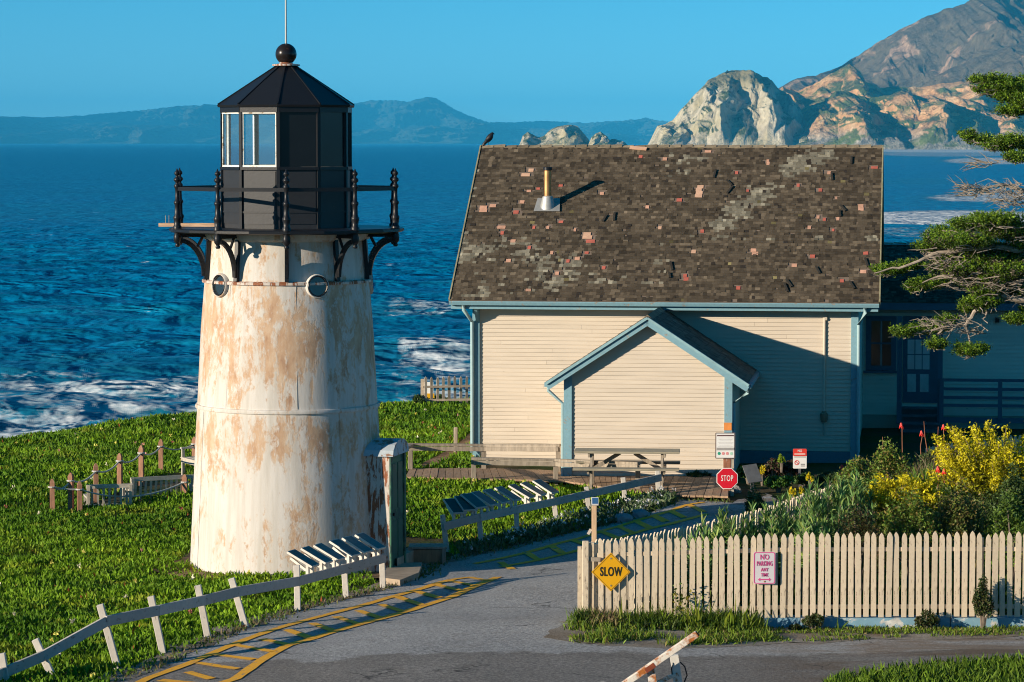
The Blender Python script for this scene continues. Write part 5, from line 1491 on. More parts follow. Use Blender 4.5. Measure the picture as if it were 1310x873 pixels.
# ================================================================== ROPE FENCE, BENCHES
ROPE_PX = [((96, None), None)]
rp_def = [((66, 613), (67, 656)), ((89, 605), (91, 654)), ((122, 593), (123, 643)), ((152.5, 580), (153.5, 632)), ((179.5, 570), (181, 622)), ((204.5, 562), (206, 603)), ((248, 559), (249, 598))]
rp_def2 = [((101.5, 616), (102, 654)), ((235.5, 607), (236.5, 636))]
REDWOOD = m_plain("red brown post wood", (.33, .17, .105), .85, .3, 4, rand=.25, stretch=(5, 5, 1))
ROPE = m_plain("grey rope", (.50, .50, .47), .9, .2, 60, bump=.6)
def rope_post(bx, by, ty, label):
    b = gnd(bx, by); t = at(bx, ty, b.y); h = t.z - b.z; w = .095
    o = empty("rope_post", b, random.uniform(-.3, .3)); tag(o, label, "post", "posts of the rope fence")
    mb = MB(); s = w / 2
    mb.add([(-s, -s, -.15), (s, -s, -.15), (s, s, -.15), (-s, s, -.15), (-s, -s, h - .07), (s, -s, h - .07), (s, s, h - .07), (-s, s, h - .07), (-s * .35, -s * .35, h), (s * .35, -s * .35, h), (s * .35, s * .35, h), (-s * .35, s * .35, h)],
           [(0, 1, 5, 4), (1, 2, 6, 5), (2, 3, 7, 6), (3, 0, 4, 7), (4, 5, 9, 8), (5, 6, 10, 9), (6, 7, 11, 10), (7, 4, 8, 11), (8, 9, 10, 11)])
    mb.build("shaft", REDWOOD, o)
    MB().tube([(s * 1.5 * math.cos(a), s * 1.5 * math.sin(a), h - .16) for a in np.linspace(0, 2 * math.pi, 13)], .016, 6).build("rope_wrap", ROPE, o)
    return b + Vector((0, 0, h - .16))
labs = ["leftmost wooden post of the rope fence on the lawn", "second post from the left end of the back row of the rope fence", "third post from the left along the back row of the rope fence", "reddish fourth post along the back row of the rope fence", "reddish fifth post along the back row of the rope fence",
        "post of the rope fence left of the white bench", "post of the rope fence behind the white bench by the lighthouse"]
tops = [rope_post(b[0], b[1], t[1], l) for (t, b), l in zip(rp_def, labs)]
tops2 = [rope_post(b[0], b[1], t[1], l) for (t, b), l in zip(rp_def2, ["near corner post of the rope fence in front of the bench backs", "short post of the rope fence close to the lighthouse wall"])]
rf = empty("rope", tops[0]); tag(rf, "grey sagging rope strung between the wooden posts on the lawn", "rope")
def sag(a, b, s, n=12): return [a.lerp(b, k / n) - Vector((0, 0, s * 4 * (k / n) * (1 - k / n))) - rf.location for k in range(n + 1)]
chain = [(tops[i], tops[i + 1], .10) for i in range(len(tops) - 1)] + [(tops2[0], tops2[1], .22), (tops[0], tops2[0], .02)]
for a, b, s in chain: MB().tube(sag(a, b, s), .018, 6).build("rope_length", ROPE, rf, True)
BENCHW = m_plain("silvered bench wood", (.46, .42, .35), .8, .2, 5, rand=.12, stretch=(2, 2, 2))
def bench_thing(label, loc, rz, length=1.5):
    o = empty("bench", loc, rz); tag(o, label, "bench", "wooden benches in the rope fence")
    # seat faces -y
    for s_ in (-1, 1):
        x_ = s_ * (length / 2 - .04)
        MB().bar((x_, .25, 0), (x_, .33, .88), .06, .06, (0, 1, 0)).build("leg", BENCHW, o)
        MB().bar((x_, -.25, 0), (x_, -.25, .62), .06, .06, (0, 1, 0)).build("leg", BENCHW, o)
        MB().bar((x_, -.30, .63), (x_, .28, .63), .07, .035).build("armrest", BENCHW, o)
        MB().bar((x_, -.25, .38), (x_, .26, .38), .04, .08).build("side_rail", BENCHW, o)
    for k in range(4): MB().bar((-length / 2, -.24 + .13 * k, .42), (length / 2, -.24 + .13 * k, .42), .11, .025).build("seat_slat", BENCHW, o)
    MB().bar((-length / 2, .325, .86), (length / 2, .325, .86), .04, .08).build("top_rail", BENCHW, o)
    MB().bar((-length / 2, .265, .46), (length / 2, .265, .46), .035, .06).build("lower_rail", BENCHW, o)
    MB().bar((-length / 2, -.26, .36), (length / 2, -.26, .36), .03, .09).build("apron", BENCHW, o)
    ns_ = int(length / .105)
    for k in range(1, ns_): 
        x_ = -length / 2 + length * k / ns_
        MB().bar((x_, .27, .47), (x_, .322, .83), .045, .018, (0, 1, 0)).build("back_slat", BENCHW, o)
    return o
b1 = gnd(133, 652); b2 = gnd(196, 641)
sink = Vector((0, 0, -.42))
bench_thing("left one of the two benches seen from behind inside the rope fence", b1 + Vector((0, .6, 0)) + sink, math.pi + R(14), 1.0 * (150 - 104) / 62 * 1.25)
bench_thing("right one of the two benches seen from behind, beside the lighthouse wall", b2 + Vector((0.1, .6, 0)) + sink, math.pi + R(26), 1.55)
bench_thing("pale wooden bench facing left, half hidden by the lighthouse", gnd(238, 613) + Vector((.40, 0, 0)), R(-62), 1.3)

# ================================================================== CROW, BARRICADE, ROCKS
rw = lambda p: Matrix.Rotation(-PSI, 4, 'Z') @ p + HB
cb = rw(ridge_p + Vector((.16, 0, .11)))
cr = empty("crow", cb, R(0)); cr.scale = (.72, .72, .72); tag(cr, "black crow perched on the left end of the house ridge", "bird")
BLK = m_plain("black feathers", (.012, .012, .014), .5, .2, 30)
body = [(-.12, -.03), (-.06, .02), (0, .08), (.06, .15), (.10, .21), (.13, .26), (.16, .28), (.185, .272), (.215, .255)]
rad = [.02, .06, .092, .10, .085, .06, .05, .025, .006]
MB().tube([(x, 0, z + .06) for x, z in body], rad, 12).build("body", BLK, cr, True)
MB().tube([(-.20, 0, -.08), (-.13, 0, .0), (-.04, 0, .10)], [.03, .05, .06], 8).build("tail", BLK, cr, True)
for s_ in (-1, 1):
    MB().tube([(-.14, s_ * .03, .0), (-.05, s_ * .08, .10), (.06, s_ * .075, .20)], [.012, .05, .03], 8).build("wing", BLK, cr, True)
    MB().tube([(.01, s_ * .025, .10), (.015, s_ * .03, -.03), (.05, s_ * .03, -.035)], .007, 5).build("leg", BLK, cr)

WP = m_worn("rusting white gate paint", (.74, .69, .60), (.42, .14, .03), .33, 7, (1, 1, 1), rand=0, soft=.12)
bD = 36.0
ba = empty("barrier_gate", Vector((at(845, 873, bD).x, bD, g1(at(845, 873, bD).x, bD)))); tag(ba, "rusting white steel barrier arm on a bracket post at the bottom of the picture", "barrier")
def bp(px, py, D=bD): return at(px, py, D) - ba.location
MB().bar(bp(795, 878), bp(892, 811), .075, .075).build("arm", WP, ba, bevel=.006)
MB().bar(bp(885.5, 815), bp(892.8, 810), .055, .055).build("arm_end", BLACK_IRON, ba)
MB().bar(bp(690, 950), bp(795, 878), .075, .075).build("arm", WP, ba)
MB().box(bp(831.5, 854), (.13, .085, .06), Matrix.Rotation(R(-35), 3, 'Y')).build("rust_clamp", m_plain("dark red rust", (.20, .045, .02), .85, .3, 12), ba)
MB().bar(bp(832, 855, bD + .03), bp(848, 958, bD + .03), .095, .05, (0, 1, 0)).build("hanger", WP, ba)
MB().bar(bp(862, 838, bD + .25), bp(880, 955, bD + .25), .10, .10, (0, 1, 0)).build("post", m_worn("shaded white paint", (.68, .66, .60), (.35, .2, .1), .15, 6, rand=0), ba)  # the post's shade painted in as a duller white than the arm
MB().bar(bp(820, 884, bD + .1), bp(866, 862, bD + .22), .06, .035).build("stay", WP, ba)
MB().tube([bp(870, 847, bD + .3), bp(876, 853, bD + .3), bp(879, 864, bD + .3), bp(874, 876, bD + .3)], .009, 6).build("chain_loop", BLACK_IRON, ba, True)
MB().tube([bp(861, 848, bD + .2), bp(859, 856, bD + .18), bp(860, 864, bD + .2)], .008, 6).build("chain_loop", BLACK_IRON, ba, True)
def rock(name, label, loc, size, mat, seed, cat="rock", group=None):
    bm = bmesh.new(); bmesh.ops.create_icosphere(bm, subdivisions=3, radius=1)
    rg = random.Random(seed); o_ = Vector((rg.uniform(0, 50), rg.uniform(0, 50), 0))
    for v in bm.verts:
        n = float(fbm(v.co.x * 1.3 + o_.x + v.co.z, v.co.y * 1.3 + o_.y - v.co.z * .7, seed, 3)) - .5
        v.co *= (1 + n * .8); v.co = Vector((v.co.x * size[0], v.co.y * size[1], v.co.z * size[2]))
    me = bpy.data.meshes.new(name); bm.to_mesh(me); bm.free()
    o = link(name, me, mat); o.location = loc; tag(o, label, cat, group); return o
ROCKW = m_plain("pale rock", (.52, .47, .42), .9, .25, 3, bump=.5)
rock("rock", "pale boulder cut by the bottom edge left of the rusting barrier", gnd(771, 880) + Vector((0, -.2, .0)), (.15, .12, .12), ROCKW, 3)
rock("rock", "upright pale stone on top of the garden bank", at(1212, 578, 55.5), (.07, .06, .16), ROCKW, 5)
rock("rock", "smaller pale stone left of the upright one on the garden bank", at(1204, 581, 55.5), (.05, .05, .08), ROCKW, 6)
rock("rock", "grey round stone at the foot of the STOP sign post", gnd(943, 634) + Vector((0, .5, .03)), (.10, .09, .10), m_plain("grey stone", (.30, .29, .27), .9, .25), 7)
for i, (px, py) in enumerate(((818, 666), (832, 652), (797, 671))):
    rock("rock", ("largest grey stone in the low plants at the hatched path edge", "grey stone nearest the end of the panel fence in the low plants", "flat grey stone lowest down at the hatched path edge")[i], gnd(px, py) + Vector((0, .2, .06)), (.22, .15, .13), m_plain("blue grey stone", (.25, .27, .29), .9, .25), 10 + i, group="stones by the hatched path")

# ================================================================== PLANTS
LEAF = m_leaf("leaf", .28)
LEAFY = m_leaf("bright leaf", .35)
def unit(v): return v / np.maximum(np.linalg.norm(v, axis=-1, keepdims=True), 1e-9)

def blades(name, P, length, width, lean, col, mat=LEAF, parent=None, seed=0, curl=.5, dirs=None, rise=None):
    """N spear leaves rooted at P; each five points, three triangles"""
    rg = np.random.default_rng(seed); N = len(P)
    L = length * rg.uniform(.65, 1.25, N); Wd = width * rg.uniform(.75, 1.25, N)
    if dirs is None:
        th = rg.uniform(0, 2 * np.pi, N); dirs = np.stack([np.cos(th), np.sin(th), np.zeros(N)], -1)
    a = np.abs(rg.normal(0, lean, N)) if rise is None else rise
    up = np.array([0, 0, 1.0])
    d1 = dirs * np.sin(a)[:, None] + up * np.cos(a)[:, None]
    a2 = a + curl * rg.uniform(.2, 1, N)
    d2 = dirs * np.sin(a2)[:, None] + up * np.cos(a2)[:, None]
    ph = rg.uniform(0, 2 * np.pi, N)
    rnd = np.stack([np.cos(ph), np.sin(ph), np.zeros(N)], -1)
    s = unit(np.cross(d1, rnd)) * (Wd / 2)[:, None]
    m = P + d1 * (L * .55)[:, None]; t = m + d2 * (L * .5)[:, None]
    V = np.stack([P - s * .7, P + s * .7, m + s, m - s, t], 1)
    return soup(name, V, [(0, 1, 2, 3), (3, 2, 4)], mat, parent, col)

def pal(rg, N, cols, w=None, jit=.2):
    cols = np.array(cols); i = rg.choice(len(cols), N, p=w)
    return cols[i] * rg.lognormal(0, jit, N)[:, None]

def scatter(poly, dens, seed, excl=()):
    rg = np.random.default_rng(seed)
    xs = [p[0] for p in poly]; ys = [p[1] for p in poly]
    A = (max(xs) - min(xs)) * (max(ys) - min(ys)); n = int(A * dens)
    x = rg.uniform(min(xs), max(xs), n); y = rg.uniform(min(ys), max(ys), n)
    k = in_poly(x, y, poly)
    for e in excl: k &= ~in_poly(x, y, e)
    return x[k], y[k], rg
def grow(poly, d):
    c = np.mean(np.array(poly), 0); return [tuple(c + (np.array(p) - c) * d) for p in poly]

# ---- the ice plant lawn
c_, s_ = math.cos(PSI), math.sin(PSI)
def hw_(lx, ly): return (HB.x + c_ * lx + s_ * ly, HB.y - s_ * lx + c_ * ly)
house_poly = [hw_(-.1, -.12), hw_(HL, -.12), hw_(HL, 9.4), hw_(-.1, 9.4)]
porch_poly = [hw_(px0 - .06, -PD - .08), hw_(px1 + .06, -PD - .08), hw_(px1 + .06, .1), hw_(px0 - .06, .1)]
tower_poly = [(TOWER.x + 1.76 * math.cos(a), TOWER.y + 1.76 * math.sin(a)) for a in np.linspace(0, 6.28, 30)]
door_poly = [tuple(p[:2]) for p in W([(478, 690), (535, 690), (575, 700), (575, 728), (545, 742), (510, 757), (486, 752), (470, 730)])]
box_poly = [tuple(p[:2]) for p in W([(520, 690), (573, 690), (575, 728), (520, 728)])]
earth_poly = [tuple(p[:2]) for p in W([(200, 735), (252, 722), (252, 705), (225, 722)])]
sit_poly = [tuple(p[:2]) for p in W([(104, 651), (152, 648), (160, 643), (238, 633), (238, 604), (200, 610), (150, 634), (112, 645)])]
lawn_poly = [(-27, 39.5), (-9.5, 37.5)] + [tuple(p[:2]) for p in W([(140, 880), (205, 853), (270, 823), (330, 800), (390, 780), (450, 765), (500, 752), (542, 738), (560, 722), (600, 713), (650, 703), (700, 690), (760, 676), (810, 664), (850, 650), (866, 641)])] \
            + [(3.3, 62.4), (-.9, 65), (-.6, 69.5), (-.2, 92), (-4, 93.5), (-9, 89.5), (-13, 82.5), (-18, 80), (-27, 76)]
ex = [path_poly, walk_poly, house_poly, porch_poly, tower_poly, box_poly, earth_poly, sit_poly, door_poly]
def hummock(x, y): return .17 * (fbm(x * .9, y * .9, 91, 3) - .38) + .05 * (vnoise(x * 3.1, y * 3.1, 92) - .5)
x, y, rg = scatter(lawn_poly, 400, 5, ex)
keep = rg.random(len(x)) < np.where(y < 62, 1.0, np.where(y < 75, .62, .42))
keep &= (np.abs(x / y) < .185) | (rg.random(len(x)) < .35)
# soil shows through along the road edge
edge = np.array([p[:2] for p in W(ROAD_L[:12])]); dr = np.full(len(x), 9.0)
for (ax, ay), (bx_, by_) in zip(edge, edge[1:]):
    dx, dy = bx_ - ax, by_ - ay; tt = np.clip(((x - ax) * dx + (y - ay) * dy) / (dx * dx + dy * dy), 0, 1)
    dr = np.minimum(dr, np.hypot(x - ax - tt * dx, y - ay - tt * dy))
keep &= rg.random(len(x)) < np.clip((dr - .02) / .45 * (1.5 * fbm(x * 1.2, y * 1.2, 99, 2) + .1), .06, 1)
x, y = x[keep], y[keep]; N = len(x)
far = np.where(y < 62, 1.0, np.where(y < 75, 1.2, 1.45))
base = np.stack([x, y, gz(x, y) + hummock(x, y)], -1)
tone = fbm(x * .55, y * .55, 93, 4)[:, None]; tone2 = fbm(x * 2.2, y * 2.2, 94, 3)[:, None]
cA = np.array([.072, .165, .008]); cB = np.array([.17, .30, .013]); cC = np.array([.30, .29, .03])
col = cA + (cB - cA) * np.clip((tone - .3) * 2.2, 0, 1); col = col + (cC - col) * np.clip((tone2 - .60) * 2.2, 0, .5)
col = col * rg.lognormal(0, .22, N)[:, None]
red = rg.random(N) < .006; col[red] = np.array([.22, .06, .02])
SUCC = m_leaf("ice plant leaf", .22, .6, spec=.15)
lawn = blades("ice_plant_lawn", base, .100 * far, .034 * far, .75, col, SUCC, seed=6, curl=.35)
tag(lawn, "dense green ice plant covering the ground round the lighthouse", "ice plant", kind="stuff")
# undulating leafy mat under the blades
# blossoms
x, y, rg = scatter(lawn_poly, .35, 15, ex)
k = np.abs(x / y) < .185; x, y = x[k], y[k]
P = np.stack([x, y, gz(x, y) + hummock(x, y) + .10], -1); N = len(x)
P = np.repeat(P, 9, 0) + np.random.default_rng(3).normal(0, .012, (N * 9, 3))
cc = pal(np.random.default_rng(8), N, [(.75, .68, .16), (.80, .74, .55), (.70, .35, .30), (.45, .12, .10)], [.45, .3, .15, .1])
fl = blades("ice_plant_blossoms", P, .05, .022, 1.0, np.repeat(cc, 9, 0), LEAFY, seed=17); tag(fl, "scattered yellow and pink ice plant flowers on the lawn", "flowers", kind="stuff")

# ---- road edges: ragged low plants with white flowers
edge_poly = [tuple(p[:2]) for p in W([(590, 716), (640, 706), (700, 692), (760, 678), (810, 666), (855, 650), (868, 640), (845, 636), (800, 648), (745, 660), (700, 676), (640, 694), (585, 704)])]
x, y, rg = scatter(edge_poly, 420, 21)
N = len(x); P = np.stack([x, y, gz(x, y) + rg.uniform(0, .14, N)], -1)
cc = pal(rg, N, [(.07, .13, .05), (.10, .15, .07), (.13, .16, .09), (.045, .09, .02)])
e1 = blades("edge_plants", P, .12, .04, .9, cc, LEAF, seed=22); tag(e1, "low grey green plants along the hatched path edge", "ground cover", kind="stuff")
k = rg.random(N) < .035; Pq = P[k] + np.array([0, 0, .12]); Pq = np.repeat(Pq, 5, 0) + rg.normal(0, .02, (k.sum() * 5, 3))
f_ = blades("edge_flowers", Pq, .04, .03, 1.2, np.full((len(Pq), 3), .7), LEAFY, seed=23); tag(f_, "small white flowers dotted among the path edge plants", "flowers", kind="stuff")
# thin weeds breaking up the road's left edge and along kerbs
pts = []
for a, b in zip(ROAD_L, ROAD_L[1:]):
    A_, B_ = gnd(*a), gnd(*b); n = int((B_ - A_).length * 90)
    for _ in range(n):
        p = A_.lerp(B_, random.random()); pts.append((p.x + random.gauss(0, .10), p.y + random.gauss(0, .12)))
pts = np.array(pts); rg = np.random.default_rng(31)
P = np.stack([pts[:, 0], pts[:, 1], gz(pts[:, 0], pts[:, 1]) + .01], -1)
e2 = blades("verge_weeds", P, .09, .022, .7, pal(rg, len(P), [(.08, .14, .02), (.13, .15, .04), (.16, .12, .06)]), LEAF, seed=32); tag(e2, "weeds spilling over the left edge of the road", "weeds", kind="stuff")
# verge in front of the picket fence
x, y, rg = scatter(verge_poly, 1000, 41)
x = x + rg.normal(0, .05, len(x)); y = y + rg.normal(0, .07, len(x))
k = (x < 8.2) & (fbm(x * 1.7, y * 2.6, 98, 3) + .25 * (y > 44.4) > .40); x, y = x[k], y[k]; N = len(x)
tall = np.where(x < 3.7, .75, .38) * (.3 + .9 * fbm(x * 2.3, y * 2.3, 96, 3)) * (1 + .9 * (y > 44.6) * (x < 3.6))
tall = tall * 1.7; P = np.stack([x, y, gz(x, y) + .025], -1)
cc = pal(rg, N, [(.15, .24, .02), (.16, .22, .025), (.075, .14, .015), (.24, .19, .07)], [.4, .3, .2, .1])
v1 = blades("verge_grass", P, .125 * tall, .016, .5, cc, LEAFY, seed=42); tag(v1, "bright strip of grass in front of the picket fence", "grass", kind="stuff")
# straw tuft and weeds at the fence foot
x = np.random.default_rng(5).uniform(.95, 3.6, 3600); y = np.random.default_rng(6).normal(44.72, .13, 3600)
P = np.stack([x, y, gz(x, y)], -1); rg = np.random.default_rng(43)
straw = np.clip(1 - np.abs(x - 1.35) / .3, 0, 1)[:, None]
cc = pal(rg, len(x), [(.06, .12, .015), (.11, .18, .02), (.05, .08, .02)]) * (1 - straw) + straw * np.array([.38, .26, .15])
w1 = blades("fence_weeds", P, .20 * (.4 + 1.2 * fbm(x * 2, y, 97, 2)), .02, .5, cc, LEAF, seed=44); tag(w1, "tangled weeds at the foot of the picket fence", "weeds", kind="stuff")
# grass at the bottom right corner
br_poly = [tuple(p[:2]) for p in W([(1060, 873), (1130, 863), (1215, 854), (1310, 849), (1480, 843)])] + [(15, 42.5), (15, 36), (3.6, 37)]
x, y, rg = scatter(br_poly, 620, 51); N = len(x)
P = np.stack([x, y, gz(x, y)], -1)
b1_ = blades("corner_grass", P, .17, .026, .45, pal(rg, N, [(.09, .17, .012), (.13, .21, .02), (.06, .11, .012)]), SUCC, seed=52); tag(b1_, "ice plant growing at the lower right corner of the road", "ice plant", kind="stuff")

# ---- shrubs
def leaf_cloud(name, C, size, col, mat, parent, seed, flat=0.0, asp=.5):
    """rhombic leaves at C"""
    rg = np.random.default_rng(seed); N = len(C)
    n = unit(rg.normal(0, 1, (N, 3)) + np.array([0, 0, flat])); r = unit(rg.normal(0, 1, (N, 3)))
    a = unit(np.cross(n, r)); b = np.cross(n, a)
    L = size * rg.uniform(.6, 1.35, N)
    V = np.stack([C - a * L[:, None] / 2, C + b * (L * asp / 2)[:, None], C + a * L[:, None] / 2, C - b * (L * asp / 2)[:, None]], 1)
    return soup(name, V, [(0, 1, 2, 3)], mat, parent, col)
BARK = m_plain("grey twig bark", (.20, .16, .125), .95, .3, 12, bump=.5)
def shrub(name, label, base, rad, n, size, cols, wts=None, seed=0, group=None, cat="shrub", lumps=16, asp=.5, flat=.3, mat=LEAF, fill=.5, stem_h=None, spread=.34):
    o = empty(name, base); tag(o, label, cat, group)
    rg = np.random.default_rng(seed)
    d = unit(rg.normal(0, 1, (lumps, 3))); d[:, 2] = np.abs(d[:, 2]) * 1.1 - .15
    cen = d * np.array(rad) * rg.uniform(.45, .85, (lumps, 1)) + np.array([0, 0, rad[2] * .95])
    i = rg.integers(0, lumps, n)
    off = unit(rg.normal(0, 1, (n, 3))) * (rg.random((n, 1)) ** fill) * np.array(rad) * spread * rg.uniform(.7, 1.3, (lumps, 1))[i]
    C = cen[i] + off; C[:, 2] = np.maximum(C[:, 2], .02)
    lump_tone = rg.lognormal(0, .16, lumps)[i][:, None]
    leaf_cloud("foliage", C, size, pal(rg, n, cols, wts) * lump_tone, mat, o, seed + 1, flat, asp)
    mb = MB()
    for k in range(min(9, lumps)):
        e = Vector(cen[k]); mb.tube([(0, 0, -.1), Vector((e.x * .35, e.y * .35, e.z * .5)), e], [.022, .014, .006], 5)
    mb.build("stems", BARK, o)
    return o
OLIVE = [(.12, .18, .025), (.18, .24, .035), (.22, .17, .045), (.13, .24, .03)]
GREEN_ = [(.09, .17, .025), (.15, .24, .03), (.06, .11, .018)]
def G(px, py, D): 
    p = at(px, py, D); return Vector((p.x, p.y, g1(p.x, p.y) - .02)), p
def shrub_px(name, label, px, ytop, D, wpx, n, size, cols, seed, depth=.8, base_z=None, **kw):
    b, t = G(px, ytop, D); h = max(.2, t.z - b.z)
    if base_z is not None: b.z = t.z - base_z; h = base_z
    return shrub(name, label, b, (wpx / 2 * D / F, wpx / 2 * D / F * depth, h / 1.72), n, size, cols, seed=seed, **kw)
shrub_px("garden_shrub", "dark olive shrub with reddish leaves behind the fence, left of the round green one", 1165, 640, 46.9, 80, 5200, .05, OLIVE, 101, lumps=22)
shrub_px("garden_shrub", "rounded green brown shrub behind the picket fence below the big yellow bush", 1232, 622, 47.2, 82, 6500, .05, [(.09, .13, .025), (.14, .17, .03), (.18, .14, .045)], 102, lumps=24)
shrub_px("garden_shrub", "dark shrub at the right edge behind the picket fence", 1297, 646, 46.8, 70, 4200, .05, GREEN_, 103, lumps=20)
shrub_px("garden_shrub", "low rust tinged shrub behind the fence under the grey green clump", 1098, 662, 46.4, 70, 3600, .045, [(.05, .06, .02), (.11, .07, .03), (.06, .08, .02)], 104, lumps=18)
shrub_px("garden_shrub", "dark green shrub low on the slope of the garden bank above the side fence", 1095, 594, 53.2, 80, 4600, .055, OLIVE + [(.035, .07, .02)], 105, lumps=20)
shrub_px("garden_shrub", "olive shrub high on the garden bank beneath the left red flower stalks", 1140, 576, 54.6, 75, 4600, .05, OLIVE, 106, lumps=20)
shrub_px("garden_shrub", "dark leafy shrub on top of the garden bank below the upright stone", 1196, 582, 54.2, 70, 4600, .055, [(.05, .09, .025), (.08, .13, .03), (.11, .12, .04)], 107, lumps=20)
shrub_px("garden_shrub", "shadowy shrub filling the bank between the two yellow bushes", 1215, 605, 51.5, 75, 4000, .055, OLIVE, 108, lumps=20)
shrub_px("garden_shrub", "dark shrub filling the bank left of the small yellow bush", 1108, 622, 50.5, 85, 4600, .05, OLIVE, 109, lumps=22)
shrub_px("garden_shrub", "deep green shrub at the right edge under the big yellow bush", 1290, 610, 49.8, 80, 4200, .055, [(.05, .085, .02), (.08, .13, .03)], 110, lumps=20)
shrub_px("garden_shrub", "small dense green shrub by the hatched path end in front of the reading panel", 967, 628, 57.5, 32, 2600, .05, [(.03, .07, .02), (.06, .11, .03)], 111, lumps=14)

# echium clumps: upright stems ringed with narrow leaves
def echium(label, base, rx, ry, h, nst, seed, cols):
    o = empty("echium_bush", base); tag(o, label, "shrub", "grey green echium clumps behind the fence")
    rg = np.random.default_rng(seed); PP = []; DD = []; RR = []; mb = MB()
    for k in range(nst):
        a = rg.uniform(0, 6.28); r = rg.random() ** .5; x, y = rx * r * math.cos(a), ry * r * math.sin(a)
        hh = h * (1 - .35 * r * r) * rg.uniform(.8, 1.12); lx, ly = rg.normal(0, .06, 2)
        mb.tube([(x * .8, y * .8, -.05), (x + lx, y + ly, hh)], [.014, .006], 5)
        m = int(70 * hh / h)
        for q in range(m):
            f = rg.uniform(.35, 1.0); PP.append((x * (.8 + .2 * f) + lx * f, y * (.8 + .2 * f) + ly * f, hh * f)); th = q * 2.4
            DD.append((math.cos(th), math.sin(th), 0)); RR.append(rg.uniform(.75, 1.25) * (1.25 - .95 * max(0, f - .55) / .45))
    N = len(PP)
    blades("foliage", np.array(PP), .155, .022, .5, pal(rg, N, cols), LEAF, o, seed + 1, .4, np.array(DD), np.array(RR))
    mb.build("stems", BARK, o)
EC = [(.13, .26, .07), (.20, .34, .11), (.10, .19, .045), (.27, .36, .08)]
for i, (px, yt, D, w, ns_, lab) in enumerate(((893, 668, 46.4, 46, 22, "leftmost low echium clump in the fence corner"), (930, 660, 46.7, 52, 28, "second echium clump from the fence corner, in front of the side fence"),
        (972, 656, 46.9, 60, 32, "third echium clump from the fence corner"), (1015, 645, 47.2, 62, 34, "tall middle echium clump in front of the end of the side fence"),
        (1052, 622, 48.3, 74, 44, "large pale echium clump in the middle of the garden bank"), (1088, 614, 49.6, 60, 36, "highest echium clump on the bank below the dark shrub"), (1038, 662, 46.4, 50, 24, "small echium clump right behind the pickets, right of the no parking sign"))):
    b, t = G(px, yt, D); echium(lab, b, w / 2 * D / F, .42, max(.5, t.z - b.z), ns_, 200 + i * 3, EC)

# yellow bushes
def golden(name, label, base, rad, nb, seed, lean=(-.35, 0)):
    o = empty(name, base); tag(o, label, "shrub"); rg = np.random.default_rng(seed); mb = MB(); C = []; K = []
    for k in range(nb):
        d = rg.normal(0, 1, 3); d[2] = abs(d[2]) * .9 + .1; d = d / np.linalg.norm(d)
        tip = d * np.array(rad) * rg.uniform(.6, 1.08) + np.array([lean[0] * rad[0] * d[2], 0, rad[2] * .55])
        root = np.array([0, 0, .1]); mid = root * .4 + tip * .5 + np.array([0, 0, .06])
        pts = [root, mid, tip]; mb.tube([Vector(p) for p in pts], [.016, .01, .004], 5)
        for q in range(260):
            f = rg.uniform(.3, 1.03); p = (mid + (tip - mid) * (f - .5) * 2) if f > .5 else (root + (mid - root) * f * 2)
            sp_ = .085 * (1.15 - f * .7)
            C.append(p + rg.normal(0, sp_, 3) * np.array([1, 1, .8])); K.append(f)
    C = np.array(C); K = np.array(K)[:, None]; N = len(C)
    g = np.array([.16, .20, .015]); yl = np.array([.60, .53, .015]); cc = (g + (yl - g) * np.clip(K * 1.6 - .45, 0, 1)) * rg.lognormal(0, .28, N)[:, None]
    leaf_cloud("foliage", C, .060, cc, LEAFY, o, seed + 2, .3, .42)
    mb.build("branches", BARK, o)
b, t = G(1286, 545, 51.0); golden("golden_shrub", "large golden yellow shrub at the right edge of the garden", Vector((b.x - .1, b.y, t.z - 1.45)), (1.15, .8, .95), 115, 301)
b, t = G(1168, 604, 50.0); golden("golden_shrub", "smaller spreading yellow shrub lower on the garden bank", Vector((b.x, b.y, t.z - .80)), (.80, .55, .50), 66, 305, (-.3, 0))
b, t = G(1303, 497, 52.5); golden("golden_shrub", "topmost yellow sprays cut by the right edge of the picture", Vector((b.x + .45, b.y, t.z - 1.7)), (.34, .4, 1.0), 14, 309)

# aloe flower stalks
REDF = m_plain("scarlet aloe flower", (.75, .03, .02), .55, .15, 30); STALK = m_plain("brown flower stalk", (.24, .09, .045), .8, .25, 9)
def aloe(label, px, ybase, ytop, D=55.3, bend=0.0, flower=True):
    t = at(px, ytop, D); b0 = at(px + bend, ybase, D); gzb = g1(b0.x, D); zb = min(b0.z, max(gzb, b0.z - .4))
    o = empty("aloe_stalk", Vector((b0.x, D, zb - .1))); tag(o, label, "flower stalk", "aloe flower stalks on the garden bank")
    v = t - o.location
    pts = [Vector((0, 0, 0)), Vector((v.x * .2, 0, v.z * .35)), Vector((v.x * .75, 0, v.z * .75)), v]
    pts = [p + Vector((random.gauss(0, .012), 0, 0)) for p in pts]; MB().tube(pts, [.013, .012, .010, .006 if not flower else .010], 6).build("stalk", STALK, o, True)
    rg = np.random.default_rng(int(px)); P = np.repeat(np.array([[0, 0, 0.0]]), 9, 0)
    blades("leaf_rosette", P, .34, .05, .8, pal(rg, 9, [(.09, .12, .07), (.12, .11, .06)]), LEAF, o, int(px))
    if flower:
        mb = MB()
        for k in range(16):
            a = k * 2.4; z_ = -.055 + .075 * (k / 16); r_ = .042 * (1 - .6 * k / 16)
            p = v + Vector((math.cos(a) * .012, math.sin(a) * .012, z_ + .04)); q = v + Vector((math.cos(a) * r_, math.sin(a) * r_, z_))
            mb.tube([p, q], [.012, .009], 5)
        mb.build("flower_head", REDF, o, True)
